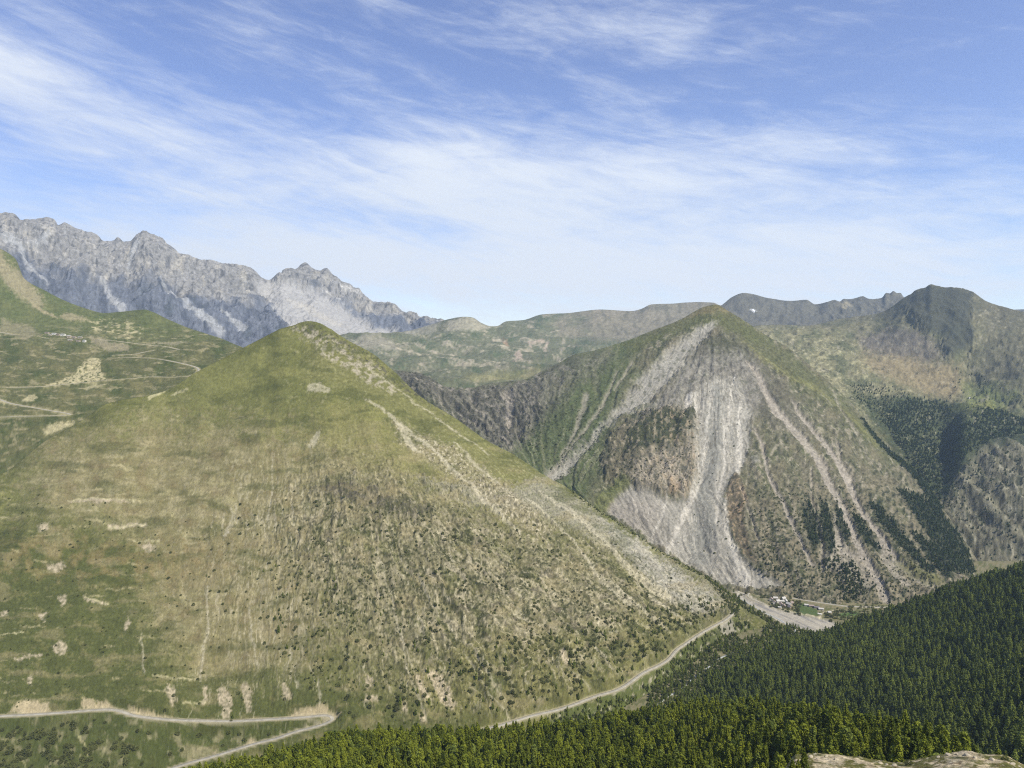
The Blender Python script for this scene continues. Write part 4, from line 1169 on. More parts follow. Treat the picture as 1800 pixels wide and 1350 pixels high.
for r, wd in (([(1296, 1040), (1310, 1038), (1350, 1044), (1400, 1053), (1450, 1061), (1500, 1067), (1560, 1068), (1640, 1066)], 8), ([(1318, 1042), (1312, 1048), (1322, 1054), (1345, 1063)], 5)):
    q = dense(r)
    P = np.stack([unproj(a, b, 650 * FPX / (b - 605)) for a, b in q])
    k = -649.4 / P[:, 2]
    P = smooth_line(P * k[:, None], 3)
    P[:, 2] = -648.6
    L = np.r_[0, np.cumsum(np.hypot(np.diff(P[:, 0]), np.diff(P[:, 1])))]
    t = np.arange(0, L[-1], 4.0)
    P = np.stack([np.interp(t, L, P[:, i]) for i in range(3)], 1)
    ROADS.append((s, P, wd))
    s.press(P, 5, 12)
p.blend(S(168, 158, 128), (1 - sst(s.road, 4, 8)) * .7)
p.C *= (1 + .16 * fine + .14 * fbm(s.PX / 2.2, s.PY / 1.5, 2, 154))[..., None]
build_sheet(s, p, ground_mat('valley_ground', .25, .28, .3), 'flat valley floor with a pale gravel river bed and green fields', 'valley')

# ================================================================== 8. forested slope on the right
L9 = Sheet('forest_slope', 1020, 2150,
           [[(1020, 1420, 900), (1200, 1400, 900), (1400, 1400, 760), (1600, 1420, 600), (1750, 1430, 480), (1850, 1440, 420), (2150, 1500, 380)],
            [(1020, 1330, 1120), (1150, 1300, 1130), (1250, 1285, 1120), (1400, 1292, 1000), (1600, 1318, 800), (1750, 1338, 640), (1850, 1355, 560), (2150, 1400, 500)],
            [(1020, 1260, 1350), (1150, 1235, 1320), (1250, 1205, 1340), (1400, 1160, 1350), (1600, 1140, 1250), (1750, 1110, 1150), (1850, 1080, 1100), (2150, 990, 1000)],
            [(1020, 1200, 1500), (1150, 1180, 1480), (1300, 1150, 1510), (1380, 1128, 1560), (1430, 1122, 1580), (1500, 1100, 1560), (1560, 1080, 1530), (1640, 1052, 1500), (1700, 1030, 1470), (1760, 1012, 1430), (1800, 1000, 1400), (2150, 890, 1300)],
            ('off', 3, 120, -60), ('off', 4, 300, -250)], [20, 70, 50, 10, 6], 3.2, 3)
s = L9
s.Z += np.clip(np.abs(s.T - 3) * 3, .2, 1) * (fbm(s.X / 170, s.Y / 170, 3, 161) * 11 + fbm(s.X / 40, s.Y / 40, 2, 162) * 2)
p = Paint(s, S(84, 92, 46))
p.blend(S(110, 104, 66), sst(fbm(s.PX / 14, s.PY / 14, 3, 163), .3, .5) * .7)
p.blend(S(140, 140, 60), p.poly([(1232, 1216), (1240, 1210), (1252, 1212), (1240, 1220)], 1.5, 2) * .9)
p.C *= (1 + .3 * fbm(s.PX / 4, s.PY / 4, 3, 164))[..., None]
FLOORM = ground_mat('forest_floor', .5, .3, .3)
L9o = build_sheet(s, p, FLOORM, 'dark conifer covered slope falling to the valley at lower right', 'slope')

# ================================================================== 9. near forest shoulder
L10 = Sheet('forest_shoulder', -350, 2150,
            [[(-350, 1900, 250), (0, 1600, 260), (900, 1560, 290), (1300, 1540, 300), (1400, 1520, 290), (1500, 1450, 300), (1650, 1430, 290), (1800, 1480, 270), (2150, 1600, 240)],
             [(-350, 1750, 380), (0, 1520, 420), (300, 1450, 500), (600, 1400, 520), (900, 1395, 520), (1200, 1370, 520), (1400, 1350, 440), (1500, 1352, 390), (1600, 1365, 350), (1650, 1380, 330), (1800, 1440, 300), (2150, 1520, 280)],
             [(-350, 1650, 500), (0, 1500, 600), (200, 1430, 640), (300, 1402, 680), (400, 1374, 700), (520, 1341, 740), (620, 1314, 780), (850, 1308, 800), (1000, 1298, 820), (1100, 1276, 820), (1200, 1266, 800), (1300, 1264, 740), (1400, 1276, 640), (1500, 1300, 520), (1580, 1322, 450), (1640, 1346, 400),
              (1700, 1380, 370), (1800, 1430, 340), (2150, 1520, 310)],
             ('off', 2, 60, -60), ('off', 3, 200, -260)], [60, 90, 10, 8], 3.2, 2)
s = L10
s.Z += np.clip(np.abs(s.T - 2) * 3, .3, 1) * (fbm(s.X / 90, s.Y / 90, 3, 171) * 5)
p = Paint(s, S(88, 92, 40))
p.C *= (1 + .3 * fbm(s.PX / 5, s.PY / 5, 3, 172))[..., None]
L10o = build_sheet(s, p, FLOORM, 'near forested shoulder along the bottom of the view', 'slope')

# ================================================================== 10. bald ridge in the foreground
L11 = Sheet('bald_ridge', -350, 2150,
            [[(-350, 3900, 20), (900, 3900, 20), (2150, 3900, 20)], [(-350, 2100, 90), (900, 2000, 100), (1400, 1720, 120), (2150, 1800, 100)],
             [(-350, 1650, 200), (900, 1560, 220), (1300, 1470, 230), (1400, 1375, 235), (1600, 1370, 230), (1700, 1358, 225), (1800, 1375, 215), (2150, 1480, 180)],
             [(-350, 1600, 250), (900, 1530, 260), (1250, 1480, 270), (1340, 1400, 275), (1385, 1345, 275), (1400, 1327, 275), (1430, 1325, 276), (1460, 1327, 275), (1500, 1331, 275), (1540, 1337, 272), (1570, 1341, 270), (1600, 1338, 268), (1640, 1330, 265), (1680, 1323, 262), (1700, 1321, 260), (1730, 1326, 255),
              (1770, 1331, 250), (1800, 1347, 245), (1850, 1380, 240), (2150, 1500, 220)],
             ('off', 3, 25, -22), ('off', 4, 80, -120)], [20, 90, 100, 12, 6], 1.75, 3)
s = L11
cw = np.clip(np.abs(s.T - 3) * 3, .25, 1)
s.Z += cw * (fbm(s.X / 22, s.Y / 22, 4, 181) * 1.3) + ridged(s.X / 7, s.Y / 7, 3, 182) * .35
p = Paint(s, S(122, 120, 56))
mid = fbm(s.X / 9, s.Y / 9, 4, 183)
f2 = fbm(s.X / 2.2, s.Y / 2.2, 4, 184)
p.blend(S(196, 178, 146), sst(mid + .35 * f2, .02, .22) * .9)
p.blend(S(196, 180, 150), p.poly([(1430, 1326), (1490, 1330), (1480, 1345), (1450, 1352), (1430, 1352)], 4, 6) * .8 + p.poly([(1660, 1326), (1710, 1320), (1730, 1330), (1700, 1350), (1665, 1350)], 4, 8) * .8)
p.blend(S(92, 96, 42), sst(-mid + .3 * f2, .22, .45) * .8)
p.blend(S(120, 96, 66), sst(fbm(s.X / 3.2, s.Y / 5, 5, 185, .62), .16, .34) * .7)
p.blend(S(214, 204, 180), sst(fbm(s.X / 1.8, s.Y / 2.4, 4, 186, .62), .2, .36) * .6)
s.Z += ridged(s.X / 2.6, s.Y / 3.5, 3, 187) * .28
p.C *= (1 + .45 * f2)[..., None]
build_sheet(s, p, ground_mat('ridge_ground', 1.9, .42, .8), 'bald stony grass ridge in the lower right corner', 'ridge')

# ground sheet under everything, out to the horizon
gv = np.array([[-60000, -20000, -1000], [60000, -20000, -1000], [60000, 70000, -1000], [-60000, 70000, -1000]], float)
g = np_mesh('ground', gv, np.array([[0, 1, 2, 3]]), plain_mat('far_ground', S(110, 115, 80), .95, .3, .002))
tag(g, 'low green ground lying beyond the mountains', 'ground', kind='structure')

# ------------------------------------------------------------------ roads and stream
def road_mat(name, col):
    m = bpy.data.materials.new(name)
    m.use_nodes = True
    t = NT(m.node_tree)
    out = t.node('ShaderNodeOutputMaterial')
    bs = t.node('ShaderNodeBsdfPrincipled')
    bs.inputs['Roughness'].default_value = .9
    tc = t.node('ShaderNodeTexCoord')
    n = t.noise(tc.outputs['Object'], .12, 6, .6)
    c = tuple(float(v) for v in col)
    t.plug(bs.inputs['Base Color'], t.mix(t.ramp(n, .3, .7), tuple(v * .78 for v in c) + (1,), tuple(v * 1.12 for v in c) + (1,)))
    t.plug(out.inputs[0], bs.outputs[0])
    return m


def ribbon(name, P, width, mat, lift, label, cat, thick=.5):
    d = np.gradient(P[:, :2], axis=0)
    d /= np.hypot(d[:, 0], d[:, 1])[:, None] + 1e-9
    nrm = np.stack([-d[:, 1], d[:, 0]], 1)
    n = len(P)
    offs = [(-.5, -thick), (-.5, 0), (-.17, .05), (.17, .05), (.5, 0), (.5, -thick)]
    V = []
    for o_, z_ in offs:
        V.append(np.c_[P[:, 0] + nrm[:, 0] * width * o_, P[:, 1] + nrm[:, 1] * width * o_, P[:, 2] + lift + z_])
    V = np.stack(V, 1).reshape(-1, 3)
    m_ = len(offs)
    F = []
    for i in range(n - 1):
        for j in range(m_ - 1):
            a = i * m_ + j
            F.append((a, a + m_, a + m_ + 1, a + 1))
    o = np_mesh(name, V, np.array(F), mat, smooth=False)
    return tag(o, label, cat, kind='structure')


RM = road_mat('road_surface', S(186, 180, 164))
RL = ['narrow pale road running across the green hill to a sharp bend', 'short upper leg of pale track on the green hill', 'pale track passing below the white hamlet', 'narrow hairpin road low on the green hill at the left edge',
      'pale mountain road with a hairpin at the bottom left', 'pale road climbing along the foot of the grassy mountain', 'pale road along the far side of the valley floor', 'short curved farm track beside the gravel river bed']
for (sh, P, wd), lab in zip(ROADS, RL):
    ribbon('road', P, wd * .78, RM, .35, lab, 'road')

# river: braided thread over the gravel, then glimpses between the trees
def floor_line(pts, z=-650., step=3.):
    q = dense(pts)
    P = np.stack([unproj(a, b, 650 * FPX / (b - 605)) for a, b in q])
    P = smooth_line(P * (z / P[:, 2])[:, None], 3)
    L = np.r_[0, np.cumsum(np.hypot(np.diff(P[:, 0]), np.diff(P[:, 1])))]
    t_ = np.arange(0, L[-1], step)
    return np.stack([np.interp(t_, L, P[:, i]) for i in range(3)], 1)


def z_at(sh, x, y):
    """height of the finished sheet at a plan position (nearest cell)"""
    nc = sh.shape[1]
    c = int(round((x / y - sh.a0) / (sh.a1 - sh.a0) * (nc - 1)))
    c = min(max(c, 0), nc - 1)
    col = sh.Y[:, c]
    return float(np.interp(y, col, sh.Z[:, c]))


WM = plain_mat('white_water', S(196, 200, 200), .25, .3, .3, .5)
P = floor_line([(1150, 1246), (1171, 1226), (1193, 1214), (1215, 1195), (1244, 1174), (1260, 1160), (1285, 1149), (1313, 1138), (1345, 1129), (1375, 1118), (1400, 1108), (1385, 1098), (1368, 1086), (1345, 1077), (1320, 1062), (1292, 1047)])
P[:, 2] = smooth_line(np.array([[0, 0, max(z_at(L8, a, b), z_at(L7, a, b) if a / b < L7.a1 else -999)] for a, b, c in P]), 6)[:, 2]
ribbon('river', P, 3.8, WM, .3, 'foaming mountain river glimpsed between the valley trees', 'river')

# ------------------------------------------------------------------ foliage meshes
def crown_mesh(name, seed, H, R, n, size, shape, mat, base=.08, droop=.25):
    """many leaf-clump faces spread through the crown's volume"""
    r = np.random.default_rng(seed)
    t_ = r.random(n) ** .85
    if shape == 'cone':
        prof = (1 - t_) ** .72 * (.55 + .45 * np.minimum(1, t_ / .12))
    elif shape == 'pine':
        prof = np.sqrt(np.clip(1 - ((t_ - .38) / .66) ** 2, .02, 1)) * (1 - .25 * t_)
    else:
        prof = np.sqrt(np.clip(1 - ((t_ - .42) / .62) ** 2, .02, 1))
    ang = r.random(n) * 2 * PI
    lob = 1 + .22 * np.sin(ang * 3 + seed) * np.sin(t_ * 9 + seed) + .16 * np.sin(ang * 5 + t_ * 14 + seed * 2)
    whorl = 1 + .16 * np.sin(t_ * H * 2.2 + seed)
    rad = R * prof * lob * whorl * (.45 + .6 * r.random(n) ** .5)
    c = np.stack([rad * np.cos(ang), rad * np.sin(ang), (base + (1 - base) * t_) * H - droop * rad], 1)
    V, F = [], []
    out_ = np.stack([np.cos(ang), np.sin(ang), .25 - .5 * r.random(n)], 1)
    sz = size * (.6 + .8 * r.random(n)) * (.6 + .5 * (1 - t_))
    k = r.normal(size=(n, 3))
    k -= (k * out_).sum(1)[:, None] * out_ * .4
    k /= np.linalg.norm(k, axis=1)[:, None]
    q = np.cross(out_, k)
    q /= np.linalg.norm(q, axis=1)[:, None] + 1e-9
    a = c + out_ * sz[:, None] * .9
    b = c - out_ * sz[:, None] * .7 + q * sz[:, None] * .6
    d = c + k * sz[:, None] * .75
    e = c - k * sz[:, None] * .7 - q * sz[:, None] * .3
    V = np.stack([a, d, b, e], 1).reshape(-1, 3)
    i = np.arange(n)[:, None] * 4
    F = np.concatenate([i + [0, 1, 2], i + [0, 2, 3]], 0)
    me = bpy.data.meshes.new(name)
    me.from_pydata(V.tolist(), [], F.tolist())
    me.materials.append(mat)
    return me


def trunk_mesh(name, H, r0, mat, seed):
    r = random.Random(seed)
    V, F = [], []
    levels = [(0, r0 * 1.25), (.06, r0), (.4, r0 * .7), (.75, r0 * .35), (.97, r0 * .08)]
    ox = oy = 0
    for t_, rr in levels:
        for j in range(7):
            a = j * 2 * PI / 7
            V.append((ox + rr * math.cos(a), oy + rr * math.sin(a), t_ * H - (.8 if t_ == 0 else 0)))
        ox += r.uniform(-.12, .12)
        oy += r.uniform(-.12, .12)
    for i in range(len(levels) - 1):
        for j in range(7):
            F.append((i * 7 + j, i * 7 + (j + 1) % 7, (i + 1) * 7 + (j + 1) % 7, (i + 1) * 7 + j))
    # a few bare lower limbs
    for k in range(7):
        z = H * r.uniform(.08, .5)
        a = r.uniform(0, 2 * PI)
        L = H * .12
        b = len(V)
        for (l, w_) in ((0, .07), (L, .02)):
            for (dx_, dz_) in ((w_, 0), (-w_, 0), (0, w_ * 1.5)):
                V.append((math.cos(a) * l - math.sin(a) * dx_, math.sin(a) * l + math.cos(a) * dx_, z + dz_ - l * .1))
        F += [(b, b + 1, b + 4, b + 3), (b + 1, b + 2, b + 5, b + 4), (b + 2, b, b + 3, b + 5)]
    me = bpy.data.meshes.new(name)
    me.from_pydata(V, [], F)
    me.materials.append(mat)
    return me


LARCH = leaf_mat('larch_needles', (.062, .088, .016), (.265, .290, .034))
PINE = leaf_mat('pine_needles', (.055, .080, .020), (.26, .30, .062))
LEAF = leaf_mat('shrub_leaves', (.080, .088, .036), (.20, .21, .075))
WOODM = leaf_mat('far_needles', (.036, .058, .026), (.10, .135, .050))
BARK = plain_mat('bark', (.09, .07, .05), .95, .4, 2.)
KINDS = {}
for kname, mat, shape, H, R, n in (('larch', LARCH, 'cone', 13., 2.7, 950), ('pine', PINE, 'cone', 13., 2.8, 620), ('shrub', LEAF, 'round', 3., 2.1, 160), ('broadleaf', LEAF, 'round', 7., 4.0, 420), ('far', WOODM, 'cone', 11., 3.0, 130)):
    KINDS[kname] = []
    for v in range(5):
        hh = H * (.86 + .07 * v)
        sz = {'larch': .62, 'pine': .75, 'shrub': .7, 'broadleaf': .8, 'far': 1.5}[kname]
        shp = 'pine' if (shape == 'cone' and v == 3) else shape
        KINDS[kname].append((crown_mesh('crown', 100 + v * 7 + len(kname), hh, R * (1.08 - .06 * v), n, sz, shp, mat, .06 if shape == 'cone' else .0),
                             trunk_mesh('trunk', hh * (1 if shape == 'cone' else .6), .22 if shape == 'cone' else .12, BARK, v)))


def scatter(s, mask, spacing, n, seed):
    """random plan positions on a sheet, thinned to a minimum spacing"""
    r = np.random.default_rng(seed)
    du = np.linalg.norm(np.stack([s.X[:-1, 1:] - s.X[:-1, :-1], s.Y[:-1, 1:] - s.Y[:-1, :-1]]), axis=0)
    dv = np.linalg.norm(np.stack([s.X[1:, :-1] - s.X[:-1, :-1], s.Y[1:, :-1] - s.Y[:-1, :-1]]), axis=0)
    wgt = du * dv * np.clip(mask[:-1, :-1], 0, 1) * (s.T[:-1, :-1] < s.crest + .3)
    cdf = np.cumsum(wgt.ravel())
    if cdf[-1] <= 0:
        return np.zeros((0, 3))
    k = np.searchsorted(cdf, r.random(n) * cdf[-1])
    i, j = np.unravel_index(np.minimum(k, wgt.size - 1), wgt.shape)
    a, b = r.random(n), r.random(n)

    def lerp(G):
        return (G[i, j] * (1 - a) + G[i + 1, j] * a) * (1 - b) + (G[i, j + 1] * (1 - a) + G[i + 1, j + 1] * a) * b
    Pt = np.stack([lerp(s.X), lerp(s.Y), lerp(s.Z)], 1)
    key = np.floor(Pt[:, 0] / spacing).astype(np.int64) * 100003 + np.floor(Pt[:, 1] / spacing).astype(np.int64)
    _, first = np.unique(key, return_index=True)
    return Pt[np.sort(first)]


def spot(s, px, py):
    x, y = proj(s.X, s.Y, s.Z)
    d = np.where((s.T <= s.crest) & (s.T > .3), (x - px) ** 2 + (y - py) ** 2, 1e12)
    i = np.unravel_index(np.argmin(d), d.shape)
    return np.array([s.X[i], s.Y[i], s.Z[i]])


class M2:                 # region masks without repainting
    def __init__(s, sh):
        s.p = Paint(sh, (0, 0, 0))

    def poly(s, *a):
        return s.p.poly(*a)


ITEMS = []      # (kind, variant, x, y, z, scale, height_on_screen, zone)


def add(kind, P, smin, smax, zone, seed, lift=0.):
    r = np.random.default_rng(seed)
    for q in P:
        sc = smin + (smax - smin) * r.random() ** (2.2 if kind == 'shrub' else 1.2)
        v = int(r.integers(0, 5))
        px, py = proj(q[0], q[1], q[2])
        H = {'larch': 13, 'pine': 13, 'shrub': 3, 'broadleaf': 7, 'far': 11}[kind] * sc
        ITEMS.append([kind, v, q[0], q[1], q[2] - .2, sc, H * FPX / q[1], zone, float(px), float(py)])


# near shoulder
ms = M2(L10)
g10 = fbm(L10.X / 34, L10.Y / 34, 3, 211)
ok10 = (L10.PX > -200) * (L10.PX < 2000)
add('larch', scatter(L10, ok10 * sst(g10, -.62, -.4), 7.2, 20000, 1), 1.1, 2.05, 'near', 1)
add('larch', scatter(L10, ok10 * sst(-g10, -.3, .2), 6.5, 9000, 51), .5, 1.1, 'near', 51)
add('pine', scatter(L10, ok10 * sst(g10, -.2, .3) * .25, 17, 3000, 52), 1.1, 1.9, 'near', 52)
# right slope
fr = fbm(L9.X / 60, L9.Y / 60, 3, 201)
add('pine', scatter(L9, sst(fr, -.75, -.45) * (L9.PX > 1030) * (L9.PX < 2000), 7.2, 24000, 2), .8, 1.8, 'slope', 2)
# valley bottom and the nose between road and river
m8 = M2(L8)
mk = m8.poly([(1130, 1290), (1150, 1215), (1200, 1170), (1240, 1140), (1290, 1080), (1288, 1050), (1310, 1075), (1345, 1095), (1380, 1112), (1420, 1120), (1460, 1140), (1300, 1290)], 4, 10)
mk = mk * (1 - m8.poly([(1290, 1118), (1330, 1110), (1345, 1130), (1300, 1135)], 3, 4)) * sst(fbm(L8.X / 30, L8.Y / 30, 3, 203), -.45, -.1)
add('pine', scatter(L8, mk, 7, 2600, 3), .5, .95, 'valley', 3)
add('broadleaf', scatter(L8, mk, 8, 1600, 4), .5, 1.0, 'valley', 4)
mk = m8.poly([(1335, 1050), (1352, 1052), (1352, 1062), (1335, 1060)], 2, 2) + m8.poly([(1352, 1056), (1395, 1062), (1402, 1085), (1390, 1086), (1350, 1072)], 2, 2) * .6 + m8.poly([(1395, 1066), (1406, 1066), (1404, 1090), (1394, 1088)], 2, 2) * 1.0 \
    + m8.poly([(1440, 1088), (1470, 1078), (1560, 1072), (1560, 1090), (1460, 1100)], 2, 3) * .3 + m8.poly([(1300, 1046), (1560, 1070), (1560, 1074), (1400, 1062), (1300, 1052)], 2, 3) * .15
add('broadleaf', scatter(L8, mk, 7, 330, 5), .45, .95, 'village', 5)
m7 = M2(L7)
mk = m7.poly([(1120, 1230), (1180, 1170), (1230, 1130), (1290, 1090), (1330, 1105), (1300, 1160), (1180, 1260), (1050, 1290), (880, 1330), (900, 1290), (1050, 1240)], 6, 12)
mk = mk * sst(fbm(L7.X / 26, L7.Y / 26, 3, 204), -.2, .1) * (L7.road > 9)
add('pine', scatter(L7, mk, 7, 1500, 6), .4, .85, 'nose', 6)
add('broadleaf', scatter(L7, mk, 7, 900, 7), .4, .8, 'nose', 7)
mk = m7.poly([(1238, 1015), (1277, 1036), (1302, 1070), (1290, 1080), (1262, 1045)], 3, 4)
add('pine', scatter(L7, mk, 5, 260, 8), .4, .7, 'nose', 8)
add('broadleaf', scatter(L7, mk, 5, 200, 88), .3, .6, 'nose', 88)
mk = m7.poly([(990, 848), (1040, 882), (1120, 935), (1200, 985), (1238, 1010), (1235, 1018), (1180, 985), (1100, 930), (1010, 872)], 2, 3)
add('pine', scatter(L7, mk, 8, 160, 9), .25, .55, 'rim', 9)
add('shrub', scatter(L7, mk, 5, 380, 10), .6, 1.2, 'rim', 10)
# shrubs on the mountain side
rk = m7.poly([(560, 900), (760, 900), (900, 940), (1000, 960), (1120, 1000), (1230, 1060), (1280, 1080), (1200, 1130), (1080, 1200), (900, 1260), (760, 1270), (560, 1240), (480, 1150), (500, 1000)], 30, 40)
cl1 = fbm(L7.X / 46, L7.Y / 46, 4, 205)
offr = (L7.road > 10)
add('shrub', scatter(L7, rk * sst(cl1, .0, .3) * offr, 5.5, 1000, 11), .4, 1.7, 'flank', 11)
add('shrub', scatter(L7, rk * offr * .5, 7, 420, 12), .4, 1.4, 'flank', 12)
dr = m7.poly([(230, 950), (500, 880), (640, 1000), (640, 1240), (300, 1250), (240, 1100)], 40, 40)
add('shrub', scatter(L7, dr * offr, 9, 260, 13), .4, 1.4, 'flank', 13)
dr = m7.poly([(0, 880), (250, 880), (250, 1230), (0, 1240)], 30, 40)
add('shrub', scatter(L7, dr * offr, 8, 130, 14), .5, 1.1, 'flank', 14)
lw = m7.poly([(900, 1130), (1100, 1080), (1260, 1060), (1280, 1085), (1180, 1145), (1100, 1195), (980, 1240), (860, 1275), (620, 1275), (600, 1230), (800, 1180)], 14, 20) * offr
add('broadleaf', scatter(L7, lw * sst(fbm(L7.X / 34, L7.Y / 34, 3, 206), -.05, .25), 7, 560, 15), .32, .95, 'flank', 15)
add('pine', scatter(L7, lw, 8, 170, 16), .35, .95, 'flank', 16)
add('pine', scatter(L7, m7.poly([(440, 1000), (620, 960), (740, 1020), (760, 1150), (640, 1230), (520, 1180)], 20, 30), 8, 120, 17), .25, .62, 'flank', 17)
ub = m7.poly([(-100, 1290), (100, 1285), (130, 1272), (170, 1300), (230, 1310), (250, 1350), (330, 1345), (300, 1400), (-100, 1420)], 6, 12) * sst(fbm(L7.X / 22, L7.Y / 22, 3, 207), -.1, .15) * (L7.road > 11)
add('broadleaf', scatter(L7, ub, 5, 800, 18), .4, 1.0, 'under', 18)
for i, (px, py, sc) in enumerate([(312, 1292, .95), (350, 1295, .9), (420, 1290, .7), (430, 1303, .8), (242, 1285, .7), (262, 1290, .75), (185, 1271, .5), (166, 1268, .45), (403, 1286, .7), (473, 1288, .6), (392, 1310, .6),
                                  (300, 1325, .8), (320, 1318, .7), (350, 1238, .45), (103, 1183, .5), (407, 1268, .5), (500, 1230, .6), (395, 1250, .4), (290, 1248, .6), (560, 1233, .5), (90, 1290, .8), (110, 1275, .7)]):
    add('broadleaf', [spot(L7, px, py)], sc, sc, 'under', 300 + i)
for i, (px, py, sc) in enumerate([(484, 1090, .85), (494, 1088, .8), (490, 1112, 1.0), (363, 1012, .4), (441, 1010, .4), (504, 1140, .75), (588, 1022, .6), (550, 1050, .4), (409, 1262, .6), (540, 1062, .5), (565, 1075, .6), (592, 1045, .5), (535, 1055, .5), (277, 1108, .4), (495, 950, .4), (585, 1060, .5),
                                  (729, 1130, .6), (735, 1145, .6), (1010, 1290, .8), (1013, 1150, .7), (1038, 1135, .5), (1095, 1130, .5), (1174, 1150, .9), (975, 1258, .5), (1095, 1195, .9), (1017, 1230, .9), (1090, 1200, .8), (792, 1168, .6)]):
    add('pine', [spot(L7, px, py)], sc, sc, 'flank', 340 + i)
# shrubs and trees on the scree mountain, and the distant woods
m5 = M2(L5)
W = np.zeros(L5.shape)
for q in forestpaint:
    W = np.maximum(W, m5.poly(q, 2, 5))
W = np.maximum(W, m5.poly([(1475, 1005), (1500, 1000), (1515, 1030), (1520, 1058), (1480, 1060), (1470, 1040)], 3, 6))
W = np.maximum(W, m5.poly([(1445, 995), (1470, 992), (1475, 1010), (1450, 1012)], 2, 4))
add('far', scatter(L5, W * sst(fbm(L5.X / 40, L5.Y / 40, 4, 208), -.45, -.1), 7.5, 6000, 21), .4, 1.1, 'wood', 21)
lowb = m5.poly([(1240, 1020), (1300, 1036), (1330, 1030), (1320, 980), (1290, 900), (1330, 860), (1480, 860), (1600, 950), (1640, 1040), (1560, 1062), (1440, 1062), (1340, 1048)], 10, 12) * (1 - fan) * (1 - chm * .8)
add('shrub', scatter(L5, lowb * sst(fbm(L5.X / 50, L5.Y / 50, 3, 209), -.15, .2), 8, 1100, 22), .7, 1.6, 'scree', 22)
add('far', scatter(L5, lowb * sst(L5.PY, 960, 1040), 9, 380, 23), .3, .7, 'wood', 23)
add('shrub', scatter(L5, crag + m5.poly([(940, 740), (1060, 700), (1060, 800), (980, 860), (930, 820)], 20, 20) * .7 + fan * .05, 9, 700, 24), .6, 1.5, 'scree', 24)
m4 = M2(L4)
W = m4.poly([(1560, 722), (1620, 706), (1665, 712), (1672, 735), (1700, 745), (1720, 735), (1750, 722), (1790, 745), (1830, 740), (1830, 770), (1780, 770), (1730, 790), (1690, 820), (1665, 845), (1662, 900), (1640, 880), (1600, 820), (1560, 760), (1545, 740)], 4, 9)
W = np.maximum(W, m4.poly([(1850, 740), (2150, 730), (2150, 780), (1850, 780)], 8, 10))
add('far', scatter(L4, W * sst(fbm(L4.X / 70, L4.Y / 70, 4, 212), -.5, -.15), 9.5, 8000, 25), .5, 1.3, 'wood', 25)
W = m4.poly([(1500, 680), (1560, 690), (1600, 705), (1600, 730), (1540, 735), (1500, 700)], 8, 14) * .6 + m4.poly([(1640, 640), (1760, 680), (1800, 740), (1700, 720)], 12, 14) * .06 + m4.poly([(1680, 830), (1800, 800), (1800, 1000), (1700, 1000), (1660, 900)], 12, 14) * .22
add('far', scatter(L4, W, 10, 900, 26), .4, .95, 'wood', 26)
# foreground ridge
for i, (px, py, kind, sc) in enumerate([(1413, 1352, 'larch', .62), (1403, 1356, 'larch', .4), (1598, 1344, 'broadleaf', .34), (1392, 1360, 'larch', .5), (1766, 1336, 'broadleaf', .25)]):
    add(kind, [spot(L11, px, py)], sc, sc, 'bald', 400 + i)
for i, (px, py, Yd, sc) in enumerate([(1480, 1352, 360, .62), (1520, 1352, 350, .6), (1560, 1356, 350, .66), (1590, 1352, 345, .68), (1620, 1352, 350, .62), (1640, 1348, 360, .6), (1500, 1348, 370, .55), (1545, 1350, 380, .5), (1605, 1346, 375, .7), (1460, 1350, 380, .55)]):
    x, y, z = unproj(px, py, Yd)
    z = z_at(L10, float(x), float(y))
    add('larch', [np.array([float(x), float(y), z])], sc, sc, 'near', 430 + i)


RX = [0, 1340, 1385, 1400, 1430, 1500, 1540, 1570, 1640, 1680, 1700, 1770, 1800]
RY = [1350, 1350, 1345, 1327, 1325, 1331, 1337, 1341, 1330, 1323, 1321, 1331, 1347]


def seen(it):
    lim = 1350 if it[7] == 'bald' else min(1350., float(np.interp(it[8], RX, RY)))
    return min(it[9], lim) - (it[9] - it[6])


def in_view(it):
    return -5 < it[8] < 1805 and seen(it) > 2.5


def build_tree(it, name, label, cat, group):
    kind, v, x, y, z, sc = it[:6]
    cm, tm = KINDS[kind][v]
    root = empty(name, (x, y, z), random.uniform(0, 6.28))
    root.scale = (sc * random.uniform(.85, 1.12), sc * random.uniform(.85, 1.12), sc)
    link(bpy.data.objects.new('crown', cm), root)
    link(bpy.data.objects.new('trunk', tm), root)
    return tag(root, label, cat, group)


conifers = [it for it in ITEMS if it[0] in ('larch', 'pine')]
bushes = [it for it in ITEMS if it[0] in ('shrub', 'broadleaf')]
far = [it for it in ITEMS if it[0] == 'far']
CZ = [(330, 'at the bottom left beside the pale roadside scar'), (480, 'along the bottom edge below the leg of the hairpin road'), (620, 'along the bottom edge just right of the hairpin bend'),
      (760, 'along the bottom edge under the two pale scars'), (900, 'along the bottom edge where the valley road disappears'), (1050, 'along the bottom edge under the straight stretch of road'),
      (1180, 'along the bottom edge below the bend of the valley road'), (1240, 'along the bottom edge below the river glimpses'), (1300, 'along the bottom edge below the village'), (1345, 'a little left of the bald ridge'), (1385, 'touching the left end of the bald ridge'),
      (1440, 'behind the pale left hump of the bald ridge'), (1500, 'behind the bald ridge between its left hump and the dip'), (1560, 'right behind the dip in the bald ridge'),
      (1620, 'at the right end of the bright trees'), (1700, 'behind the stony right hump of the bald ridge'), (9999, 'at the lower right corner beyond the bald ridge')]
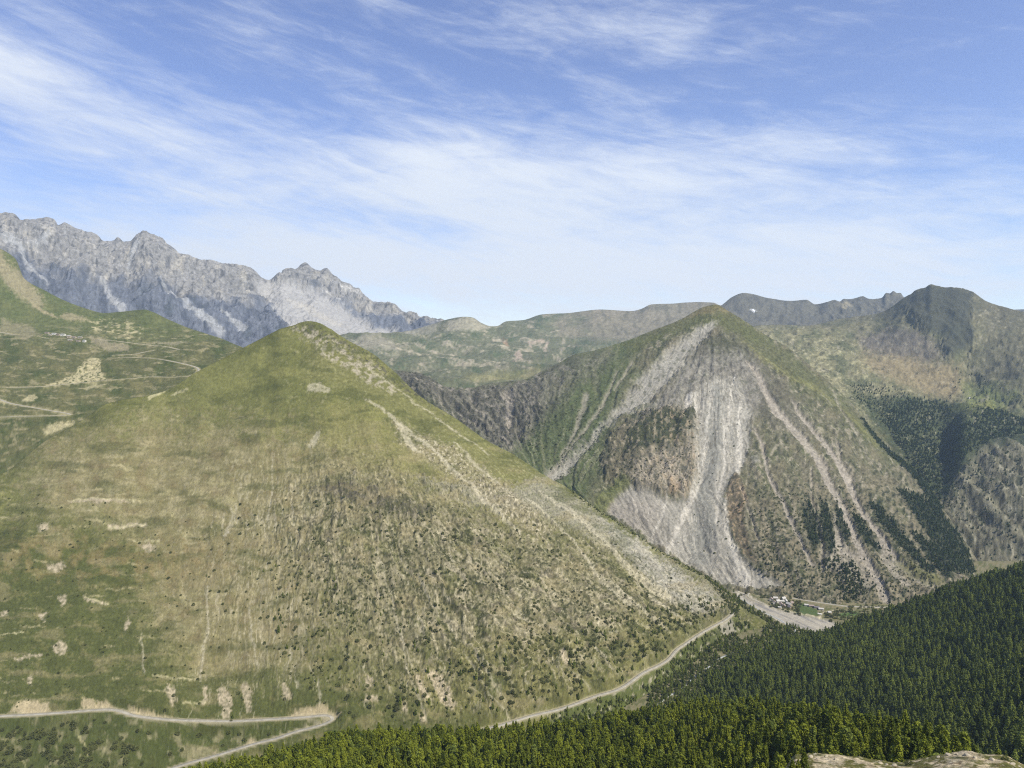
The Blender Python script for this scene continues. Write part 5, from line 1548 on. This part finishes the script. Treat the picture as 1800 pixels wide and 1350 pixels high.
BZ = [(120, 'near the left edge'), (250, 'in the lower left'), (400, 'above or below the level road'), (620, 'around the hairpin bend'), (800, 'near the two pale scars'), (1000, 'over the straight stretch of road'),
      (1150, 'beside the bend of the valley road'), (1200, 'by the lower river glimpses'), (1240, 'by the middle river glimpse'), (1270, 'near the end of the climbing road'), (1300, 'at the nose of the mountain'), (1350, 'by the upper end of the gravel bed'), (1400, 'around the village houses'), (9999, 'right of the green field')]


def zone_of(tab, x):
    return next(t_ for lim, t_ in tab if x < lim)


vis = sorted([it for it in conifers if in_view(it)], key=lambda q: -seen(q))
hero = vis[:298]
heroid = set(id(q) for q in hero)
for it in hero:
    look = ('tall' if it[6] > 40 else ('middling' if it[6] > 32 else 'small')) + (' broad', ' broad', ' slender', ' round-topped', ' slender')[it[1]]
    if it[7] == 'bald':
        lab, gr = ('bigger' if it[5] > .55 else 'smaller') + ' yellow green conifer standing on top of the bald ridge', 'conifers on the bald ridge'
    else:
        colr = 'yellow green' if it[0] == 'larch' else 'dark green'
        z_ = zone_of(CZ, it[8])
        lab, gr = look + ' ' + colr + ' conifer ' + z_, colr + ' conifers ' + z_ + ', ' + look
    build_tree(it, 'conifer', lab, 'tree', gr)
visb = sorted([it for it in bushes if in_view(it)], key=lambda q: -seen(q))[:298]
heroid |= set(id(q) for q in visb)
for it in visb:
    look = ('large' if it[6] > 8.5 else ('middling' if it[6] > 6.5 else 'small')) + (' wide', ' wide', ' compact', ' compact', ' upright')[it[1]]
    if it[7] == 'bald':
        lab = 'small green bush ' + ('in the dip' if it[8] < 1680 else 'on the right hump') + ' of the bald stony ridge'
        gr = 'bushes on the bald ridge'
    else:
        where = {'under': 'under the road', 'valley': 'down in the valley', 'nose': 'between road and river', 'village': 'in the valley', 'scree': 'on the scree mountain'}.get(it[7], 'on the rocky flank')
        z_ = zone_of(BZ, it[8])
        lab = look + ' dark bush ' + where + ' ' + z_
        gr = look + ' bushes ' + where + ' ' + z_
    build_tree(it, 'bush', lab, 'bush', gr)


def stuff(name, items, label, cat):
    """everything beyond the individuals: one object, plants set on points"""
    n = len(items)
    me = bpy.data.meshes.new(name)
    me.from_pydata([(q[2], q[3], q[4]) for q in items], [], [])
    kinds = sorted(set(q[0] for q in items))
    a = me.attributes.new('plant', 'INT', 'POINT')
    a.data.foreach_set('value', [kinds.index(q[0]) * 5 + q[1] for q in items])
    a = me.attributes.new('size', 'FLOAT', 'POINT')
    a.data.foreach_set('value', [q[5] for q in items])
    a = me.attributes.new('turn', 'FLOAT', 'POINT')
    a.data.foreach_set('value', RNG.random(n) * 6.28)
    o = link(bpy.data.objects.new(name, me))
    ng = bpy.data.node_groups.new(name, 'GeometryNodeTree')
    ng.interface.new_socket('Geometry', in_out='INPUT', socket_type='NodeSocketGeometry')
    ng.interface.new_socket('Geometry', in_out='OUTPUT', socket_type='NodeSocketGeometry')
    N, L = ng.nodes, ng.links
    gi, go = N.new('NodeGroupInput'), N.new('NodeGroupOutput')
    jn = N.new('GeometryNodeJoinGeometry')

    def attr(nm, ty):
        x = N.new('GeometryNodeInputNamedAttribute')
        x.data_type = ty
        x.inputs['Name'].default_value = nm
        return x.outputs['Attribute']
    pl, szz, tn = attr('plant', 'INT'), attr('size', 'FLOAT'), attr('turn', 'FLOAT')
    cx = N.new('ShaderNodeCombineXYZ')
    L.new(tn, cx.inputs[2])
    er = N.new('FunctionNodeEulerToRotation')
    L.new(cx.outputs[0], er.inputs[0])
    for ki, kd in enumerate(kinds):
        for v in range(5):
            src = bpy.data.objects.new('source', KINDS[kd][v][0])
            oi = N.new('GeometryNodeObjectInfo')
            oi.transform_space = 'ORIGINAL'
            oi.inputs['Object'].default_value = src
            oi.inputs['As Instance'].default_value = True
            cmp_ = N.new('FunctionNodeCompare')
            cmp_.data_type = 'INT'
            cmp_.operation = 'EQUAL'
            L.new(pl, cmp_.inputs[2])
            cmp_.inputs[3].default_value = ki * 5 + v
            ip = N.new('GeometryNodeInstanceOnPoints')
            L.new(gi.outputs[0], ip.inputs['Points'])
            L.new(cmp_.outputs[0], ip.inputs['Selection'])
            L.new(oi.outputs['Geometry'], ip.inputs['Instance'])
            L.new(er.outputs[0], ip.inputs['Rotation'])
            L.new(szz, ip.inputs['Scale'])
            L.new(ip.outputs[0], jn.inputs[0])
    L.new(jn.outputs[0], go.inputs[0])
    md = o.modifiers.new('plants', 'NODES')
    md.node_group = ng
    return tag(o, label, cat, kind='stuff')


stuff('conifer_forest', [q for q in conifers if id(q) not in heroid], 'dense conifer forest filling the near shoulder and the right slope', 'forest')
stuff('scrub', [q for q in bushes if id(q) not in heroid], 'dark scrub dotted over the mountain flanks and the valley bottom', 'scrub')
stuff('distant_wood', far, 'dark distant pine woods on the far mountainsides', 'wood')
print('ITEMS', len(conifers), len(bushes), len(far))

# ------------------------------------------------------------------ buildings
WHITE = plain_mat('white_plaster', S(232, 228, 218, 1.15), .8, .08, .5)
CREAMW = plain_mat('stone_wall', S(196, 182, 158), .9, .2, .8)
ROOFP = plain_mat('shingle_roof', S(176, 158, 150), .8, .2, 1.2)
ROOFL = plain_mat('pale_metal_roof', S(214, 210, 204), .6, .1, .6)
ROOFG = plain_mat('slate_roof', S(132, 126, 134), .7, .2, 1.)
GLASS = plain_mat('window_glass', (.03, .035, .045), .2, .2, 1., .5)
WOODD = plain_mat('door_wood', (.10, .06, .035), .8, .3, 2.)


def boxm(bx):
    V, F = [], []
    for (x0, x1, y0, y1, z0, z1) in bx:
        b = len(V)
        V += [(x, y, z) for z in (z0, z1) for y in (y0, y1) for x in (x0, x1)]
        F += [tuple(b + k for k in f) for f in ((0, 2, 3, 1), (4, 5, 7, 6), (0, 1, 5, 4), (2, 6, 7, 3), (0, 4, 6, 2), (1, 3, 7, 5))]
    return V, F


def mobj(name, V, F, mat, parent):
    me = bpy.data.meshes.new(name)
    me.from_pydata(V, [], F)
    me.materials.append(mat)
    return link(bpy.data.objects.new(name, me), parent)


def house(loc, L, Wd, H, rise, rz, wall, roof, label, name='house', cat='house', nwin=3, chim=True, group=None):
    """gabled block: length L along x, depth Wd, eaves H, ridge rise"""
    root = empty(name, loc, rz)
    tag(root, label, cat, group)
    l, d = L / 2, Wd / 2
    V = [(-l, -d, -3), (l, -d, -3), (l, d, -3), (-l, d, -3), (-l, -d, H), (l, -d, H), (l, d, H), (-l, d, H), (-l, 0, H + rise), (l, 0, H + rise)]
    F = [(0, 1, 5, 4), (2, 3, 7, 6), (1, 2, 6, 9, 5), (3, 0, 4, 8, 7), (4, 5, 9, 8), (6, 7, 8, 9), (0, 3, 2, 1)]
    mobj('wall', V, F, wall, root)
    ov = .6
    k = rise / d
    V, F = [], []
    for sg in (-1, 1):
        b = len(V)
        for x in (-l - ov, l + ov):
            for (yy, zz) in ((0, H + rise + .12), (sg * (d + ov), H - ov * k + .12)):
                V += [(x, yy, zz), (x, yy, zz + .3)]
        F += [tuple(b + q for q in f) for f in ((0, 2, 3, 1), (4, 5, 7, 6), (1, 3, 7, 5), (0, 4, 6, 2), (2, 6, 7, 3), (0, 1, 5, 4))]
    rf = mobj('roof', V, F, roof, root)
    if chim:
        V, F = boxm([(l * .4, l * .4 + .9, .4, 1.3, H + rise * .5, H + rise + 1.4)])
        mobj('chimney', V, F, wall, rf)
    V, F = boxm([(-.6 + l * .1, .6 + l * .1, -d - .08, -d + .1, 0, 2.2)])
    mobj('door', V, F, WOODD, root)
    rows = 2 if H > 5 else 1
    for rr in range(rows):
        for i in range(nwin):
            xw = -l + (i + .5) * L / nwin + (.9 if abs(-l + (i + .5) * L / nwin - l * .1) < 1 and rr == 0 else 0)
            z0 = 1.1 + rr * 2.8
            V, F = boxm([(xw - .5, xw + .5, -d - .06, -d + .1, z0, z0 + 1.3)])
            mobj('window', V, F, GLASS, root)
    return root


def floor_pt(px, py):
    x, y, z = unproj(px, py, 650 * FPX / (py - 605))
    return (float(x), float(y), z_at(L8, float(x), float(y)))


rg = math.radians
VILL = [
    (1355.5, 1064, 9, 8, 5.5, 3, 70, WHITE, ROOFP, 'white gabled house at the left end of the valley village'),
    (1363, 1061.5, 11, 7, 4.5, 2.6, -10, CREAMW, ROOFL, 'long pale roofed house at the back of the village, second from its left end'),
    (1361, 1069.5, 7, 7, 5, 2.6, 80, WHITE, ROOFP, 'small narrow white house at the front left of the village'),
    (1367, 1067, 9, 7, 5, 2.6, 15, WHITE, ROOFL, 'white house with pale roof in the middle of the village'),
    (1377, 1063, 10, 8, 6, 3, 20, WHITE, ROOFL, 'tall bright white house at the back of the village beside dark trees'),
    (1374, 1067, 12, 6, 4, 2, -8, WHITE, ROOFL, 'long low white house in the centre of the village'),
    (1381, 1067, 8, 7, 5, 2.6, 60, WHITE, ROOFL, 'white house right of the long low white one in the village'),
    (1372.5, 1072.5, 11, 9, 4.5, 3.4, 75, CREAMW, ROOFP, 'stone house with reddish roof at the front of the village'),
    (1377.5, 1075.5, 9, 8, 4.5, 3, 68, CREAMW, ROOFP, 'cream house with pinkish roof nearest to the river bed'),
    (1387, 1073, 13, 9, 5.5, 3.4, -62, CREAMW, ROOFL, 'large cream house at the right end of the village'),
    (1388, 1077.5, 8, 7, 4.5, 2.6, -65, CREAMW, ROOFG, 'stone house with dark slate roof at the front right of the village'),
    (1391.5, 1070, 7, 6, 4.5, 2.4, 20, CREAMW, ROOFP, 'small stone house behind the right end of the village'),
    (1370.5, 1077, 8, 5, 2.6, 1, -20, WHITE, ROOFL, 'low white shed beside the track at the edge of the river bed')]
for (px, py, L, Wd, H, ri, rz, wm, rm, lab) in VILL:
    house(floor_pt(px, py), L, Wd, H, ri, rg(rz), wm, rm, lab, group='houses of the valley village')
SHED = [(1417.5, 1073, 10, 7, 3.2, 1.4, -14, WHITE, ROOFL, 'bright white barn at the left end of the shed row by the green field'), (1426, 1074.5, 12, 7, 3, 1.4, -14, CREAMW, ROOFP, 'beige barn, second in the shed row by the green field'),
        (1435, 1077, 11, 8, 3, 1.6, -14, CREAMW, ROOFG, 'barn with violet grey roof in the shed row by the green field'), (1443, 1080, 11, 8, 3.2, 1.6, -16, WHITE, ROOFL, 'white barn at the right end of the shed row by the green field')]
for (px, py, L, Wd, H, ri, rz, wm, rm, lab) in SHED:
    house(floor_pt(px, py), L, Wd, H, ri, rg(rz), wm, rm, lab, 'barn', 'barn', 2, False, 'barns by the green field')
house(floor_pt(1457.5, 1087), 8, 8, 4, 1.2, rg(10), CREAMW, ROOFL, 'beige box shaped barn standing alone right of the green field', 'barn', 'barn', 2, False, 'barns by the green field')
# tunnel greenhouse
gp = floor_pt(1441, 1088)
gr = empty('greenhouse', gp, rg(-35))
tag(gr, 'small white tunnel greenhouse at the right corner of the green field', 'greenhouse')
V, F = [], []
for i, x in enumerate((-5, 5)):
    for j in range(9):
        a = PI * j / 8
        V.append((x, 2.6 * math.cos(a), 2.5 * math.sin(a)))
F = [(j, j + 1, 10 + j, 9 + j) for j in range(8)]
mobj('cover', V, F, WHITE, gr)
mobj('end_panel', [(x * 1.0, y * .97, z * .97) for (x, y, z) in V], [tuple(range(9)), tuple(range(17, 8, -1))], ROOFL, gr)

HAM = [(83, 586.5, 15, 9, 5, 1.6, 'white stone building at the left end of the hillside hamlet'), (88, 590, 10, 7, 4, 1.2, 'low grey building just below the left end of the hillside hamlet'),
       (94.5, 588.5, 15, 10, 5.5, 1.8, 'white building, second from the left in the hamlet row'), (102, 590, 14, 10, 5.5, 1.8, 'white building in the middle of the left half of the hamlet row'),
       (111, 590.5, 17, 10, 7, 2, 'large bright white building in the centre of the hamlet row'), (121.5, 593, 14, 10, 8, 2, 'tall pale building with three window rows in the hamlet'),
       (131, 594, 13, 9, 7, 1.8, 'pale building right of the tall one in the hamlet row'), (140.5, 594.5, 17, 8, 5, 1.4, 'long cream building at the right end of the upper hamlet row'),
       (124, 599, 17, 8, 4.5, 1.3, 'long low cream building at the left of the lower hamlet row'), (138, 601, 15, 8, 5, 1.4, 'cream building in the lower hamlet row beside the white block'),
       (148.5, 601, 10, 9, 7.5, 1.2, 'bright white block at the lower right corner of the hamlet')]
for i, (px, py, L, Wd, H, ri, lab) in enumerate(HAM):
    q = spot(L6, px, py)
    house((q[0], q[1], q[2] + .3), L * .9, Wd, H * .8, ri * .8, rg(-6 + 3 * (i % 3)), WHITE if i in (2, 4, 10) else CREAMW, ROOFL if i % 3 else ROOFP, lab, 'building', 'building', 4, False, 'buildings of the hillside hamlet')
q = spot(L4, 1705, 700)
house((q[0], q[1], q[2] + .5), 9, 7, 3.5, 2, rg(20), WHITE, ROOFL, 'tiny white hut on the green meadow above the far dark wood', 'hut', 'hut', 2, False)

# ------------------------------------------------------------------ boulders on the bald ridge
ROCKB = plain_mat('pale_rock', S(196, 184, 160), .95, .35, 1.5)


def boulder(q, r, seed, label):
    rr = np.random.default_rng(seed)
    import bmesh
    bm = bmesh.new()
    bmesh.ops.create_icosphere(bm, subdivisions=3, radius=1)
    sc_ = np.array([r * rr.uniform(.8, 1.5), r * rr.uniform(.7, 1.1), r * rr.uniform(.45, .75)])
    for v in bm.verts:
        c = np.array(v.co)
        n_ = fbm(np.array([c[0] * 1.3 + seed]), np.array([c[1] * 1.3 + c[2] * 1.7]), 3, 31, .6)[0]
        # flattened facets: rock broken along planes
        for k in range(5):
            nrm = rr_dirs[(seed + k) % len(rr_dirs)]
            d_ = float(c @ nrm) - .72
            if d_ > 0:
                c = c - nrm * d_
        v.co = Vector(c * (1 + .22 * n_) * sc_)
    me = bpy.data.meshes.new('boulder')
    bm.to_mesh(me)
    bm.free()
    me.materials.append(ROCKB)
    o = link(bpy.data.objects.new('boulder', me))
    o.location = (q[0], q[1], q[2] + r * .12)
    o.rotation_euler = (0, 0, rr.uniform(0, 6.28))
    tag(o, label, 'boulder', 'boulders on the bald ridge')


rr_dirs = RNG.normal(size=(23, 3))
rr_dirs /= np.linalg.norm(rr_dirs, axis=1)[:, None]
for i, (px, py, r, lab) in enumerate([
        (1426, 1331, .9, 'pale boulder at the left hump of the bald ridge, furthest left'), (1438, 1334, .6, 'small pale boulder beside the furthest left one on the bald ridge'), (1452, 1330, .7, 'pale boulder on the crest of the left hump of the bald ridge'),
        (1470, 1336, 1.0, 'large pale boulder on the right side of the left hump'), (1548, 1342, .8, 'pale boulder on the left rim of the dip in the bald ridge'), (1560, 1344, .6, 'small pale boulder in the dip of the bald ridge'),
        (1572, 1346, .9, 'large pale boulder in the dip of the bald ridge'), (1650, 1331, .7, 'pale boulder at the foot of the right hump of the bald ridge'), (1668, 1328, 1.0, 'large pale boulder on the left shoulder of the right hump'),
        (1682, 1326, .6, 'small pale boulder near the top of the right hump'), (1700, 1328, 1.1, 'largest pale boulder, on top of the right hump'), (1714, 1332, .7, 'pale boulder just right of the top of the right hump'),
        (1745, 1336, .8, 'pale boulder on the right shoulder of the right hump'), (1780, 1344, .9, 'pale boulder where the bald ridge runs out of the frame')]):
    boulder(spot(L11, px, py), r, 40 + i * 3, lab)

# ------------------------------------------------------------------ air
hz = bpy.data.materials.new('haze_air')
hz.use_nodes = True
t = NT(hz.node_tree)
out = t.node('ShaderNodeOutputMaterial')
pv = t.node('ShaderNodeVolumePrincipled')
pv.inputs['Color'].default_value = (.62, .80, 1.0, 1)
pv.inputs['Density'].default_value = HAZE
pv.inputs['Anisotropy'].default_value = .25
t.plug(out.inputs['Volume'], pv.outputs[0])
x0, x1, y0, y1, z0, z1 = -14000, 14000, -2500, 12500, -1002, 2400
bv = np.array([(x, y, z) for z in (z0, z1) for y in (y0, y1) for x in (x0, x1)], float)
bf = np.array([(0, 2, 3, 1), (4, 5, 7, 6), (0, 1, 5, 4), (2, 6, 7, 3), (0, 4, 6, 2), (1, 3, 7, 5)])
hb = np_mesh('haze', bv, bf, hz)
tag(hb, 'faint blue haze hanging over the whole valley', 'haze', kind='stuff')
SC.cycles.volume_bounces = 1
SC.cycles.max_bounces = 6
SC.cycles.diffuse_bounces = 3
SC.cycles.use_denoising = False
SC.cycles.filter_width = 1.15
